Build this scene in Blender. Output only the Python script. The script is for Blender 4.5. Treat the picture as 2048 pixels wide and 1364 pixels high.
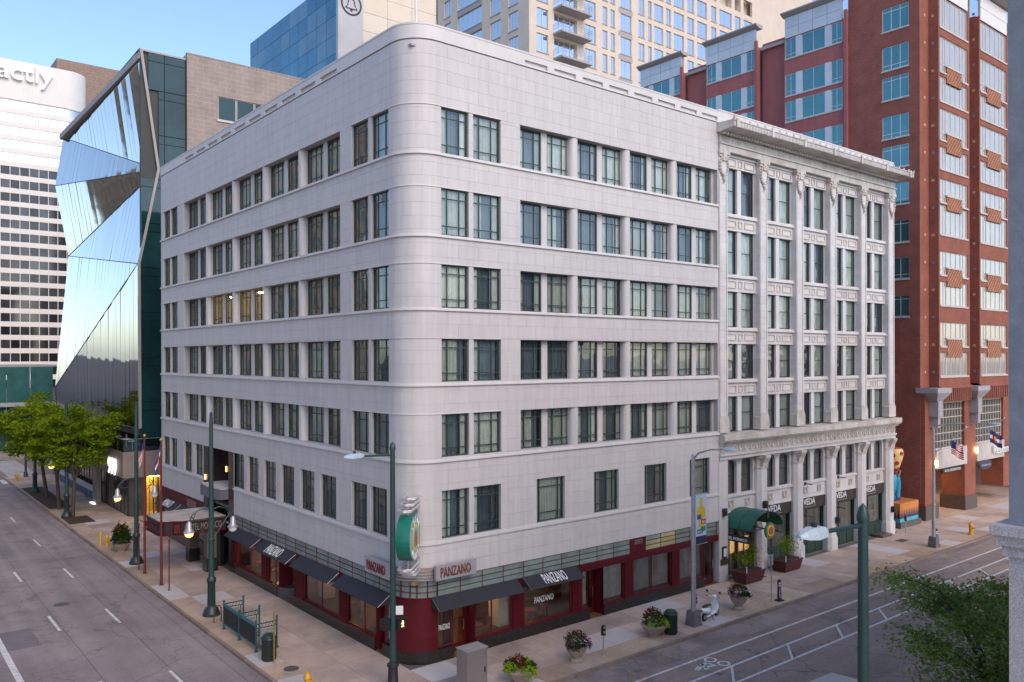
import bpy, math, random
from mathutils import Matrix, Vector
rnd = random.Random(7)
PI = math.pi
for o in list(bpy.data.objects): bpy.data.objects.remove(o)
SC = bpy.context.scene
COL = SC.collection

# ------------------------------------------------------------------ camera
cam_d = bpy.data.cameras.new('camera'); cam = bpy.data.objects.new('camera', cam_d); COL.objects.link(cam)
SC.camera = cam
yaw, roll = math.radians(50.916), math.radians(-0.126)
vd = Vector((math.cos(yaw), math.sin(yaw), 0)); r0 = Vector((math.sin(yaw), -math.cos(yaw), 0)); u0 = Vector((0, 0, 1))
rr = r0*math.cos(roll)+u0*math.sin(roll); uu = u0*math.cos(roll)-r0*math.sin(roll)
Mc = Matrix(((rr.x, uu.x, -vd.x, -19.054), (rr.y, uu.y, -vd.y, -30.529), (rr.z, uu.z, -vd.z, 13.6), (0, 0, 0, 1)))
cam.matrix_world = Mc
cam_d.sensor_width = 36; cam_d.lens = 28.823; cam_d.shift_y = 33.185/2048
cam_d.clip_start = 0.5; cam_d.clip_end = 6000
# ------------------------------------------------------------------ sky, sun, exposure
SUN_AZ = math.radians(-94)      # direction towards the sun, measured from +X
SUN_EL = math.radians(38)
W = bpy.data.worlds.new('World'); SC.world = W; W.use_nodes = True
nt = W.node_tree; nt.nodes.clear()
sky = nt.nodes.new('ShaderNodeTexSky'); sky.sky_type = 'NISHITA'; sky.sun_disc = False
sky.sun_elevation = SUN_EL; sky.sun_rotation = PI/2-SUN_AZ
sky.air_density = 1.0; sky.dust_density = 4.0; sky.ozone_density = 1.8; sky.altitude = 1600
bg = nt.nodes.new('ShaderNodeBackground'); bg.inputs[1].default_value = 0.15
wo = nt.nodes.new('ShaderNodeOutputWorld')
nt.links.new(sky.outputs[0], bg.inputs[0]); nt.links.new(bg.outputs[0], wo.inputs[0])
sd = bpy.data.lights.new('sun', 'SUN'); sd.energy = 0.8; sd.angle = math.radians(40); sd.color = (1.0, 0.73, 0.49)
sun = bpy.data.objects.new('sun', sd); COL.objects.link(sun)
dv = Vector((math.cos(SUN_EL)*math.cos(SUN_AZ), math.cos(SUN_EL)*math.sin(SUN_AZ), math.sin(SUN_EL)))
sun.rotation_euler = dv.to_track_quat('Z', 'Y').to_euler()
SC.view_settings.view_transform = 'Standard'; SC.view_settings.look = 'None'
SC.view_settings.exposure = 1.03; SC.view_settings.gamma = 1
SC.render.engine = 'CYCLES'; SC.cycles.max_bounces = 8; SC.cycles.transparent_max_bounces = 12

# ------------------------------------------------------------------ materials
MATS = {}
def N(nt, t, **k):
    n = nt.nodes.new(t)
    for a, b in k.items(): setattr(n, a, b)
    return n
def M(name, col, rough=.6, var=.12, scale=1.5, metal=0., bump=0., bscale=40., rand=0., emit=None, estr=0., spec=.5, streak=0., tint=None, grain=0., crack=0., stain=0., track=None):
    if name in MATS: return MATS[name]
    m = bpy.data.materials.new(name); m.use_nodes = True; t = m.node_tree; L = t.links
    b = t.nodes['Principled BSDF']
    b.inputs['Roughness'].default_value = rough; b.inputs['Metallic'].default_value = metal
    b.inputs['Specular IOR Level'].default_value = spec
    c = tuple(col)+(1,)
    pos = N(t, 'ShaderNodeNewGeometry')
    cur = None
    if var or streak or grain or rand:
        rgb = N(t, 'ShaderNodeRGB'); rgb.outputs[0].default_value = c; cur = rgb.outputs[0]
        def mul(cur, fac_socket, lo, hi):
            mr = N(t, 'ShaderNodeMapRange'); mr.inputs[1].default_value = .3; mr.inputs[2].default_value = .7
            mr.inputs[3].default_value = lo; mr.inputs[4].default_value = hi
            L.new(fac_socket, mr.inputs[0])
            mx = N(t, 'ShaderNodeVectorMath', operation='SCALE'); L.new(cur, mx.inputs[0]); L.new(mr.outputs[0], mx.inputs['Scale'])
            return mx.outputs[0]
        if var:
            no = N(t, 'ShaderNodeTexNoise'); no.inputs['Scale'].default_value = scale; no.inputs['Detail'].default_value = 7; no.inputs['Roughness'].default_value = .65
            L.new(pos.outputs['Position'], no.inputs['Vector'])
            cur = mul(cur, no.outputs[0], 1-var, 1+var*.6)
            if tint:
                no2 = N(t, 'ShaderNodeTexNoise'); no2.inputs['Scale'].default_value = scale*.35; no2.inputs['Detail'].default_value = 4
                L.new(pos.outputs['Position'], no2.inputs['Vector'])
                mr = N(t, 'ShaderNodeMapRange'); mr.inputs[1].default_value = .45; mr.inputs[2].default_value = .7
                L.new(no2.outputs[0], mr.inputs[0])
                mx = N(t, 'ShaderNodeMix', data_type='RGBA'); mx.inputs[7].default_value = tuple(tint)+(1,)
                L.new(mr.outputs[0], mx.inputs[0]); L.new(cur, mx.inputs[6]); cur = mx.outputs[2]
        if grain:
            no = N(t, 'ShaderNodeTexNoise'); no.inputs['Scale'].default_value = 26; no.inputs['Detail'].default_value = 3
            L.new(pos.outputs['Position'], no.inputs['Vector']); cur = mul(cur, no.outputs[0], 1-grain, 1+grain)
        if track:
            mp = N(t, 'ShaderNodeVectorMath', operation='MULTIPLY'); mp.inputs[1].default_value = (track[0], track[1], 1); L.new(pos.outputs['Position'], mp.inputs[0])
            no = N(t, 'ShaderNodeTexNoise'); no.inputs['Scale'].default_value = 1.; no.inputs['Detail'].default_value = 5; L.new(mp.outputs[0], no.inputs['Vector']); cur = mul(cur, no.outputs[0], .8, 1.1)
        if stain:
            no = N(t, 'ShaderNodeTexNoise'); no.inputs['Scale'].default_value = .55; no.inputs['Detail'].default_value = 9; no.inputs['Roughness'].default_value = .72; no.inputs['Distortion'].default_value = .8
            L.new(pos.outputs['Position'], no.inputs['Vector'])
            mr = N(t, 'ShaderNodeMapRange'); mr.inputs[1].default_value = .54; mr.inputs[2].default_value = .68; mr.inputs[3].default_value = 1.; mr.inputs[4].default_value = 1-stain
            L.new(no.outputs[0], mr.inputs[0]); mx = N(t, 'ShaderNodeVectorMath', operation='SCALE'); L.new(cur, mx.inputs[0]); L.new(mr.outputs[0], mx.inputs['Scale']); cur = mx.outputs[0]
        if crack:
            no = N(t, 'ShaderNodeTexNoise'); no.inputs['Scale'].default_value = .9; no.inputs['Detail'].default_value = 5; L.new(pos.outputs['Position'], no.inputs['Vector'])
            ad = N(t, 'ShaderNodeVectorMath', operation='ADD'); sc_ = N(t, 'ShaderNodeVectorMath', operation='SCALE'); sc_.inputs['Scale'].default_value = 1.6
            L.new(no.outputs['Color'], sc_.inputs[0]); L.new(pos.outputs['Position'], ad.inputs[0]); L.new(sc_.outputs[0], ad.inputs[1])
            vo = N(t, 'ShaderNodeTexVoronoi', feature='DISTANCE_TO_EDGE'); vo.inputs['Scale'].default_value = .21; L.new(ad.outputs[0], vo.inputs['Vector'])
            mr = N(t, 'ShaderNodeMapRange'); mr.inputs[1].default_value = .0; mr.inputs[2].default_value = .012; mr.inputs[3].default_value = 1-crack; mr.inputs[4].default_value = 1.
            L.new(vo.outputs['Distance'], mr.inputs[0]); mx = N(t, 'ShaderNodeVectorMath', operation='SCALE'); L.new(cur, mx.inputs[0]); L.new(mr.outputs[0], mx.inputs['Scale']); cur = mx.outputs[0]
        if streak:
            mp = N(t, 'ShaderNodeVectorMath', operation='MULTIPLY'); mp.inputs[1].default_value = (3, 3, .22)
            L.new(pos.outputs['Position'], mp.inputs[0])
            no = N(t, 'ShaderNodeTexNoise'); no.inputs['Scale'].default_value = 1.3; no.inputs['Detail'].default_value = 6
            L.new(mp.outputs[0], no.inputs['Vector']); cur = mul(cur, no.outputs[0], 1-streak, 1+streak*.3)
        if rand:
            oi = N(t, 'ShaderNodeObjectInfo')
            mr = N(t, 'ShaderNodeMapRange'); mr.inputs[3].default_value = 1-rand; mr.inputs[4].default_value = 1+rand
            L.new(oi.outputs['Random'], mr.inputs[0])
            mx = N(t, 'ShaderNodeVectorMath', operation='SCALE'); L.new(cur, mx.inputs[0]); L.new(mr.outputs[0], mx.inputs['Scale']); cur = mx.outputs[0]
        L.new(cur, b.inputs['Base Color'])
    else:
        b.inputs['Base Color'].default_value = c
    if bump:
        no = N(t, 'ShaderNodeTexNoise'); no.inputs['Scale'].default_value = bscale; no.inputs['Detail'].default_value = 4
        L.new(pos.outputs['Position'], no.inputs['Vector'])
        bp = N(t, 'ShaderNodeBump'); bp.inputs['Strength'].default_value = bump; bp.inputs['Distance'].default_value = .02
        L.new(no.outputs[0], bp.inputs['Height']); L.new(bp.outputs[0], b.inputs['Normal'])
    if emit:
        b.inputs['Emission Color'].default_value = tuple(emit)+(1,); b.inputs['Emission Strength'].default_value = estr
    MATS[name] = m; return m
def brickmat(name, c1, c2, mortar, bw=.22, bh=.075, ms=.012, rough=.85):
    m = bpy.data.materials.new(name); m.use_nodes = True; t = m.node_tree; L = t.links; b = t.nodes['Principled BSDF']
    b.inputs['Roughness'].default_value = rough
    g = N(t, 'ShaderNodeNewGeometry'); sp = N(t, 'ShaderNodeSeparateXYZ'); L.new(g.outputs['Position'], sp.inputs[0])
    ad = N(t, 'ShaderNodeMath', operation='ADD'); L.new(sp.outputs[0], ad.inputs[0]); L.new(sp.outputs[1], ad.inputs[1])
    cb = N(t, 'ShaderNodeCombineXYZ'); L.new(ad.outputs[0], cb.inputs[0]); L.new(sp.outputs[2], cb.inputs[1])
    br = N(t, 'ShaderNodeTexBrick'); L.new(cb.outputs[0], br.inputs['Vector'])
    br.inputs['Color1'].default_value = tuple(c1)+(1,); br.inputs['Color2'].default_value = tuple(c2)+(1,); br.inputs['Mortar'].default_value = tuple(mortar)+(1,)
    br.inputs['Scale'].default_value = 1; br.inputs['Mortar Size'].default_value = ms; br.inputs['Brick Width'].default_value = bw; br.inputs['Row Height'].default_value = bh
    br.inputs['Mortar Smooth'].default_value = .3
    no = N(t, 'ShaderNodeTexNoise'); no.inputs['Scale'].default_value = .8; no.inputs['Detail'].default_value = 6; L.new(g.outputs['Position'], no.inputs['Vector'])
    mr = N(t, 'ShaderNodeMapRange'); mr.inputs[1].default_value = .3; mr.inputs[2].default_value = .7; mr.inputs[3].default_value = .82; mr.inputs[4].default_value = 1.12; L.new(no.outputs[0], mr.inputs[0])
    mx = N(t, 'ShaderNodeVectorMath', operation='SCALE'); L.new(br.outputs['Color'], mx.inputs[0]); L.new(mr.outputs[0], mx.inputs['Scale'])
    L.new(mx.outputs[0], b.inputs['Base Color'])
    bp = N(t, 'ShaderNodeBump'); bp.inputs['Strength'].default_value = .5; bp.inputs['Distance'].default_value = .01; bp.invert = True
    L.new(br.outputs['Fac'], bp.inputs['Height']); L.new(bp.outputs[0], b.inputs['Normal'])
    MATS[name] = m; return m
def glassmat(name, tint=(.8, .88, .88), base=.07, wav=.02, wscale=1.2, gcol=(1, 1, 1), rough=.0):
    m = bpy.data.materials.new(name); m.use_nodes = True; t = m.node_tree; L = t.links; t.nodes.clear()
    out = N(t, 'ShaderNodeOutputMaterial'); tr = N(t, 'ShaderNodeBsdfTransparent'); gl = N(t, 'ShaderNodeBsdfGlossy'); mx = N(t, 'ShaderNodeMixShader')
    tr.inputs[0].default_value = tuple(tint)+(1,); gl.inputs['Roughness'].default_value = rough; gl.inputs[0].default_value = tuple(gcol)+(1,)
    fr = N(t, 'ShaderNodeFresnel'); fr.inputs[0].default_value = 1.5
    ad = N(t, 'ShaderNodeMath', operation='ADD'); ad.inputs[1].default_value = base; ad.use_clamp = True; L.new(fr.outputs[0], ad.inputs[0])
    g = N(t, 'ShaderNodeNewGeometry'); no = N(t, 'ShaderNodeTexNoise'); no.inputs['Scale'].default_value = wscale; no.inputs['Detail'].default_value = 1
    L.new(g.outputs['Position'], no.inputs['Vector'])
    bp = N(t, 'ShaderNodeBump'); bp.inputs['Strength'].default_value = 1; bp.inputs['Distance'].default_value = wav
    L.new(no.outputs[0], bp.inputs['Height']); L.new(bp.outputs[0], gl.inputs['Normal'])
    L.new(ad.outputs[0], mx.inputs[0]); L.new(tr.outputs[0], mx.inputs[1]); L.new(gl.outputs[0], mx.inputs[2]); L.new(mx.outputs[0], out.inputs[0])
    MATS[name] = m; return m
def leafmat(name, c1, c2):
    m = bpy.data.materials.new(name); m.use_nodes = True; t = m.node_tree; L = t.links; t.nodes.clear()
    out = N(t, 'ShaderNodeOutputMaterial'); d = N(t, 'ShaderNodeBsdfDiffuse'); tr = N(t, 'ShaderNodeBsdfTranslucent'); mx = N(t, 'ShaderNodeMixShader'); mx.inputs[0].default_value = .35
    g = N(t, 'ShaderNodeNewGeometry'); no = N(t, 'ShaderNodeTexNoise'); no.inputs['Scale'].default_value = 1.1; no.inputs['Detail'].default_value = 5
    L.new(g.outputs['Position'], no.inputs['Vector'])
    cr = N(t, 'ShaderNodeValToRGB'); cr.color_ramp.elements[0].position = .35; cr.color_ramp.elements[1].position = .68
    cr.color_ramp.elements[0].color = tuple(c1)+(1,); cr.color_ramp.elements[1].color = tuple(c2)+(1,)
    L.new(no.outputs[0], cr.inputs[0]); L.new(cr.outputs[0], d.inputs[0]); L.new(cr.outputs[0], tr.inputs[0])
    L.new(d.outputs[0], mx.inputs[1]); L.new(tr.outputs[0], mx.inputs[2]); L.new(mx.outputs[0], out.inputs[0])
    MATS[name] = m; return m

TERRA = M('hotel_terracotta', (.545, .52, .515), .5, .06, .5, rand=.02, streak=.1, bump=.04, bscale=18)
TERRA_S = M('hotel_terracotta_trim', (.61, .585, .575), .5, .06, .8, streak=.05)
JOINT = M('joint_backing', (.40, .385, .38), .9, .1)
VT = M('glazed_terracotta', (.62, .595, .585), .38, .1, 1.3, rand=.04, streak=.1, tint=(.54, .5, .47))
VT2 = M('carved_terracotta', (.58, .54, .50), .42, .14, 3, streak=.12, tint=(.42, .37, .3))
GREENF = M('window_frame_green', (.035, .06, .048), .45, .1)
DARKF = M('dark_sash', (.03, .042, .042), .45, .1)
GLASS = glassmat('window_glass', (.88, .93, .92), .05, .012, .9)
GLASSV = glassmat('window_glass_old', (.74, .82, .82), .08, .03, 1.6)
SHOPG = glassmat('shop_glass', (.9, .92, .92), .05, .004, .5)
CURT = M('curtain_cloth', (.66, .70, .67), .9, .12, 2, rand=.25)
CURTD = M('curtain_dark', (.17, .22, .28), .9, .15, 2, rand=.3)
SHOPC = M('striped_curtain', (.82, .78, .72), .9, .2, 3)
INT = M('room_wall', (.22, .2, .18), .9, .2)
INTB = M('restaurant_wall', (.3, .19, .1), .8, .3, .8)
INTF = M('restaurant_floor', (.16, .085, .04), .5, .3, 2)
BLACKG = M('black_granite', (.022, .018, .017), .22, .3, 6, grain=.3)
RED = M('oxblood_paint', (.09, .005, .011), .5, .15, 2, streak=.1, spec=.25)
REDM = M('red_metal', (.12, .012, .015), .4, .12)
GBLOCK = M('glass_block', (.20, .25, .232), .25, .3, 1.2, rand=.12)
AWN = M('awning_cloth', (.022, .021, .028), .75, .2, 3, bump=.1)
WHITE = M('white_letter', (.8, .8, .78), .5, .03)
SILVER = M('brushed_metal', (.55, .55, .55), .35, .12, 4, metal=.9)
STEEL = M('galvanised_steel', (.42, .42, .44), .45, .15, 3, metal=.6)
POLEG = M('lamp_green', (.018, .05, .05), .4, .2, 3)
POLED = M('lamp_dark_green', (.014, .032, .03), .4, .2, 3)
CONC = M('sidewalk_concrete', (.48, .365, .295), .85, .16, .9, bump=.15, bscale=60, rand=.13, tint=(.33, .255, .205), grain=.14, stain=.22)
CONCB = M('sidewalk_base', (.12, .1, .09), .9, .1)
ROADC = M('road_concrete', (.27, .225, .22), .85, .16, .5, bump=.12, bscale=70, rand=.06, tint=(.2, .165, .165), grain=.18, crack=.35, stain=.28, track=(1.3, .035))
ASPH = M('asphalt', (.25, .19, .163), .9, .2, .4, bump=.2, bscale=70, tint=(.31, .235, .2), grain=.22, crack=.5, stain=.3, track=(.04, 1.3))
PAINT = M('road_paint', (.62, .60, .57), .7, .3, 6, grain=.2, crack=.4, stain=.35)
KERB = M('granite_kerb', (.24, .17, .13), .8, .25, 2, rand=.18, grain=.1)
BRICK = brickmat('red_brick', (.30, .066, .034), (.2, .04, .024), (.30, .16, .11))
BRICKD = brickmat('deep_brick', (.31, .066, .044), (.2, .038, .028), (.31, .17, .13))
STUC = M('red_stucco', (.36, .12, .12), .85, .12, .8, streak=.12, bump=.1, bscale=30)
GRANB = M('brown_granite', (.11, .08, .07), .4, .2, 4, grain=.2)
PREC = M('precast', (.55, .50, .47), .7, .12, 1.5, streak=.1)
PANELB = M('pale_metal_panel', (.55, .57, .60), .35, .06, 1, metal=.3, rand=.05)
PGLASS = M('sky_cream_glass', (.58, .54, .49), .06, .1, .6, metal=.5)  # cream of the bright sky reflection is put into the glass colour
TGLASS = M('teal_window_glass', (.11, .26, .28), .04, .1, .8, metal=.7)
CREAM = M('cream_precast', (.64, .55, .46), .75, .08, .8, rand=.02, streak=.05)
GREYP = M('grey_precast', (.36, .34, .34), .75, .08)
BLUEG = M('blue_tower_glass', (.06, .19, .27), .15, .25, .12, metal=.75)
BLUEG2 = M('blue_tower_panel', (.11, .23, .31), .35, .2, .2, metal=.5)
WHB = M('white_office_panel', (.72, .70, .67), .4, .05, .3, streak=.04)
DKGL = M('dark_office_glass', (.035, .038, .045), .05, .3, .3, metal=.3)
MIRR = M('mirror_glass', (.40, .39, .375), .035, .0, metal=1.0)
TEALD = M('dark_teal_glass', (.008, .04, .043), .06, .5, .3, metal=.0)
LEDGEG = M('facet_edge', (.30, .275, .26), .4, .05)
TILE = brickmat('taupe_tile', (.27, .215, .185), (.25, .20, .175), (.34, .285, .25), 1.0, .42, .03, .5)
TILE2 = brickmat('brown_tile', (.25, .17, .13), (.22, .15, .12), (.15, .1, .08), 1.8, .9, .04, .6)
SOIL = M('bed_soil', (.06, .03, .018), .95, .35, 6, bump=.6, bscale=14)
BARK = M('bark', (.075, .055, .042), .95, .3, 8, bump=.5, bscale=25)
LEAF = leafmat('locust_leaf', (.08, .15, .008), (.25, .32, .02))
LEAF2 = leafmat('street_leaf', (.10, .18, .04), (.30, .38, .10))
LIME = leafmat('lime_leaf', (.22, .34, .01), (.42, .55, .03))
DKLEAF = leafmat('dark_leaf', (.02, .05, .012), (.06, .11, .025))
REDLEAF = leafmat('red_leaf', (.10, .03, .015), (.2, .06, .03))
FLP = M('purple_petal', (.32, .02, .22), .7, .2, 9); FLR = M('red_petal', (.45, .02, .03), .7, .2, 9); FLW = M('white_petal', (.75, .75, .68), .7, .1, 9); FLY = M('yellow_petal', (.6, .45, .03), .7, .2, 9)
STONEP = M('stone_planter', (.34, .27, .22), .85, .2, 5, bump=.2, bscale=50)
HYDY = M('hydrant_yellow', (.55, .28, .015), .45, .15, 5)
CANG = M('canopy_green', (.012, .10, .075), .45, .2, 2)
BLK = M('black_paint', (.015, .015, .016), .5, .2)
DGREEN = M('shopfront_green', (.014, .04, .028), .4, .15)
MAROON = M('maroon_box', (.085, .012, .012), .45, .2, 3)
SIGNB = M('brown_sign_board', (.035, .022, .02), .5, .1)
PLASTER = M('grey_blue_render', (.24, .26, .30), .85, .2, 2, bump=.4, bscale=14)
STONEW = M('pale_granite', (.50, .46, .46), .7, .15, 3, grain=.3)
BULB = M('lit_globe', (1, .8, .5), .3, 0, emit=(1., .42, .1), estr=1.5)
GLOBE = M('unlit_globe', (.7, .7, .68), .2, .05)
WARM = M('warm_lamp', (1, .8, .5), .3, 0, emit=(1., .6, .22), estr=9)
LEDW = M('lit_white_sign', (1, 1, 1), .3, 0, emit=(1, .97, .95), estr=.55)
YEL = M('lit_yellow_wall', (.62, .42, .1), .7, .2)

# ------------------------------------------------------------------ mesh helpers
class MB:
    def __init__(s): s.v = []; s.f = []; s.m = []
    def add(s, vs, fs, mi=0):
        n = len(s.v); s.v += [tuple(v) for v in vs]
        for f in fs: s.f.append(tuple(n+i for i in f)); s.m.append(mi)
        return s
    def box(s, x0, x1, y0, y1, z0, z1, mi=0):
        return s.add([(x0, y0, z0), (x1, y0, z0), (x1, y1, z0), (x0, y1, z0), (x0, y0, z1), (x1, y0, z1), (x1, y1, z1), (x0, y1, z1)],
              [(3, 2, 1, 0), (4, 5, 6, 7), (0, 1, 5, 4), (1, 2, 6, 5), (2, 3, 7, 6), (3, 0, 4, 7)], mi)
    def frustum(s, cx, cy, a0, b0, a1, b1, z0, z1, mi=0):
        return s.add([(cx-a0, cy-b0, z0), (cx+a0, cy-b0, z0), (cx+a0, cy+b0, z0), (cx-a0, cy+b0, z0), (cx-a1, cy-b1, z1), (cx+a1, cy-b1, z1), (cx+a1, cy+b1, z1), (cx-a1, cy+b1, z1)],
              [(3, 2, 1, 0), (4, 5, 6, 7), (0, 1, 5, 4), (1, 2, 6, 5), (2, 3, 7, 6), (3, 0, 4, 7)], mi)
    def prism(s, poly, f, a, b, mi=0):
        n = len(poly); vs = [f(p, a) for p in poly]+[f(p, b) for p in poly]
        fs = [tuple(range(n))[::-1], tuple(range(n, 2*n))]+[(i, (i+1) % n, n+(i+1) % n, n+i) for i in range(n)]
        return s.add(vs, fs, mi)
    def zprism(s, poly, z0, z1, mi=0): return s.prism(poly, lambda p, t: (p[0], p[1], t), z0, z1, mi)
    def lathe(s, prof, cx=0, cy=0, n=16, mi=0, cap=True, flute=0):
        k = len(prof); vs = []
        for r, z in prof:
            for i in range(n):
                a = 2*PI*i/n; q = r*(1-flute*(i % 2)); vs.append((cx+q*math.cos(a), cy+q*math.sin(a), z))
        fs = [(j*n+i, j*n+(i+1) % n, (j+1)*n+(i+1) % n, (j+1)*n+i) for j in range(k-1) for i in range(n)]
        if cap: fs += [tuple(range(n))[::-1], tuple(range((k-1)*n, k*n))]
        return s.add(vs, fs, mi)
    def tube(s, p0, p1, r0, r1=None, n=10, mi=0, cap=True):
        return s.path([p0, p1], [r0, r0 if r1 is None else r1], n, mi, cap)
    def path(s, pts, rs, n=8, mi=0, cap=True):
        pts = [Vector(p) for p in pts]
        if not isinstance(rs, (list, tuple)): rs = [rs]*len(pts)
        vs = []; up = Vector((0, 0, 1))
        d0 = (pts[1]-pts[0]).normalized()
        a = d0.cross(up)
        if a.length < .05: a = d0.cross(Vector((1, 0, 0)))
        a.normalize()
        for i, p in enumerate(pts):
            d = (pts[min(i+1, len(pts)-1)]-pts[max(i-1, 0)]).normalized()
            a = (a-d*a.dot(d)).normalized(); b = d.cross(a)
            for j in range(n):
                t = 2*PI*j/n; vs.append(p+(a*math.cos(t)+b*math.sin(t))*rs[i])
        fs = [(i*n+j, i*n+(j+1) % n, (i+1)*n+(j+1) % n, (i+1)*n+j) for i in range(len(pts)-1) for j in range(n)]
        if cap: fs += [tuple(range(n))[::-1], tuple(range((len(pts)-1)*n, len(pts)*n))]
        return s.add(vs, fs, mi)
    def ball(s, c, r, n=12, k=8, mi=0, sz=(1, 1, 1)):
        vs = []; 
        for j in range(k+1):
            t = PI*j/k
            for i in range(n):
                a = 2*PI*i/n; vs.append((c[0]+r*sz[0]*math.sin(t)*math.cos(a), c[1]+r*sz[1]*math.sin(t)*math.sin(a), c[2]+r*sz[2]*math.cos(t)))
        return s.add(vs, [(j*n+i, (j+1)*n+i, (j+1)*n+(i+1) % n, j*n+(i+1) % n) for j in range(k) for i in range(n)], mi)
    def mesh(s, name, mats, smooth=False):
        me = bpy.data.meshes.new(name); me.from_pydata(s.v, [], s.f)
        for m in (mats if isinstance(mats, (list, tuple)) else [mats]): me.materials.append(m)
        me.polygons.foreach_set('material_index', s.m)
        if smooth:
            me.polygons.foreach_set('use_smooth', [True]*len(s.f)); me.set_sharp_from_angle(angle=math.radians(35))
        me.update(); return me
    def obj(s, name, mats, parent=None, smooth=False, loc=None): return ob(name, s.mesh(name, mats, smooth), parent, loc)
def ob(name, me, parent=None, loc=None, rz=0, scale=None):
    o = bpy.data.objects.new(name, me); COL.objects.link(o)
    if loc is not None: o.location = loc
    if rz: o.rotation_euler = (0, 0, rz)
    if scale is not None: o.scale = scale
    if parent: o.parent = parent
    return o
def tag(o, label=None, cat=None, group=None, kind=None):
    if label: o['label'] = label
    if cat: o['category'] = cat
    if group: o['group'] = group
    if kind: o['kind'] = kind
    return o
def T(name, label, cat, loc=(0, 0, 0), rz=0, group=None): return tag(ob(name, None, None, loc, rz), label, cat, group)
def S(name, mb, mats): return tag(mb.obj(name, mats), kind='structure')
def copy_tree(o, parent=None):
    c = o.copy(); COL.objects.link(c); c.parent = parent
    for ch in o.children: copy_tree(ch, c)
    return c
UBC = {}
def piece(name, mat, parent, x0, x1, y0, y1, z0, z1):
    if mat not in UBC: UBC[mat] = MB().box(0, 1, 0, 1, 0, 1).mesh(name, mat)
    return ob(name, UBC[mat], parent, (x0, y0, z0), 0, (x1-x0, y1-y0, z1-z0))
# facades: face=(kind, plane); kind 'R' looks towards -Y, 'L' looks towards -X; n = metres out of the plane
def fp(face, u, n, z): return (u, face[1]-n, z) if face[0] == 'R' else (face[1]-n, u, z)
def fbox(mb, face, u0, u1, n0, n1, z0, z1, mi=0):
    a = fp(face, u0, n0, z0); b = fp(face, u1, n1, z1)
    return mb.box(min(a[0], b[0]), max(a[0], b[0]), min(a[1], b[1]), max(a[1], b[1]), z0, z1, mi)
def fpiece(name, mat, parent, face, u0, u1, n0, n1, z0, z1):
    a = fp(face, u0, n0, z0); b = fp(face, u1, n1, z1)
    return piece(name, mat, parent, min(a[0], b[0]), max(a[0], b[0]), min(a[1], b[1]), max(a[1], b[1]), z0, z1)
def fmesh(name, me, parent, face, u0, u1, depth, z0):
    if face[0] == 'R': return ob(name, me, parent, (u0, face[1]+depth, z0))
    return ob(name, me, parent, (face[1]+depth, u1, z0), -PI/2)
def cells(u0, u1, z0, z1, ops):
    ops = [o for o in ops if o[0] < u1 and o[1] > u0 and o[2] < z1 and o[3] > z0]
    if not ops: return [(u0, u1, z0, z1)]
    zs = sorted({z0, z1}|{min(max(z, z0), z1) for o in ops for z in o[2:4]}); out = []
    for a, b in zip(zs, zs[1:]):
        if b-a < 1e-4: continue
        m = (a+b)/2; cur = u0
        for o in sorted(o for o in ops if o[2] < m < o[3]):
            if o[0] > cur+1e-4: out.append((cur, o[0], a, b))
            cur = max(cur, o[1])
        if cur < u1-1e-4: out.append((cur, u1, a, b))
    return out
def wall(mb, face, u0, u1, z0, z1, ops, thick, n=0, mi=0):
    for c in cells(u0, u1, z0, z1, ops): fbox(mb, face, c[0], c[1], n-thick, n, c[2], c[3], mi)
    return mb
WC = {}
def winmesh(w, h, xs, zs, fr, mt, mat, glass):
    k = (round(w, 2), round(h, 2), tuple(xs), tuple(zs), fr, mt, mat, glass)
    if k in WC: return WC[k]
    b = MB(); d = .07
    b.box(0, w, 0, d, 0, fr).box(0, w, 0, d, h-fr, h).box(0, fr, 0, d, fr, h-fr).box(w-fr, w, 0, d, fr, h-fr)
    X = [fr]+[w*x for x in xs]+[w-fr]; Z = [fr]+[h*z for z in zs]+[h-fr]
    for x in X[1:-1]: b.box(x-mt/2, x+mt/2, .006, d-.006, fr, h-fr)
    for z in Z[1:-1]: b.box(fr, w-fr, .01, d-.01, z-mt/2, z+mt/2)
    me = b.mesh('window', mat); g = MB(); P = []
    for i in range(len(X)-1):
        for j in range(len(Z)-1):
            q = [(X[i], .035, Z[j]), (X[i+1], .035, Z[j]), (X[i+1], .035, Z[j+1]), (X[i], .035, Z[j+1])]
            g.add(q, [(0, 1, 2, 3)]); P.append(MB().add(q, [(0, 1, 2, 3)]).mesh('pane', glass))
    WC[k] = (me, g.mesh('panes', glass), P); return WC[k]
PANE_COUNT = {}
def win(parent, face, u0, u1, z0, z1, depth, xs=(), zs=(), fr=.06, mt=.045, mat=None, glass=None, single=False):
    me, g, P = winmesh(u1-u0, z1-z0, xs, zs, fr, mt, mat or GREENF, glass or GLASS)
    o = fmesh('window', me, parent, face, u0, u1, depth, z0)
    if single or len(P) == 1:
        for p in P: ob('pane', p, o)
    else: tag(ob('panes', g, o), kind='stuff')
    return o
def curtain_mesh(w, h, mat, amp=.03, pitch=.16):
    n = max(4, int(w/pitch*4)); b = MB(); vs = []
    for i in range(n+1):
        x = w*i/n; y = amp*math.sin(i*PI/2+.3)+amp*.5*math.sin(i*1.7)
        vs += [(x, y, 0), (x, y, h)]
    b.add(vs, [(2*i, 2*i+2, 2*i+3, 2*i+1) for i in range(n)]); return b.mesh('curtain', mat, True)
CC = {}
def curtain(parent, face, u0, u1, z0, z1, depth, mat):
    k = (round(u1-u0, 2), round(z1-z0, 2), mat)
    if k not in CC: CC[k] = curtain_mesh(u1-u0, z1-z0, mat)
    return fmesh('curtain', CC[k], parent, face, u0, u1, depth, z0)
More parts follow.
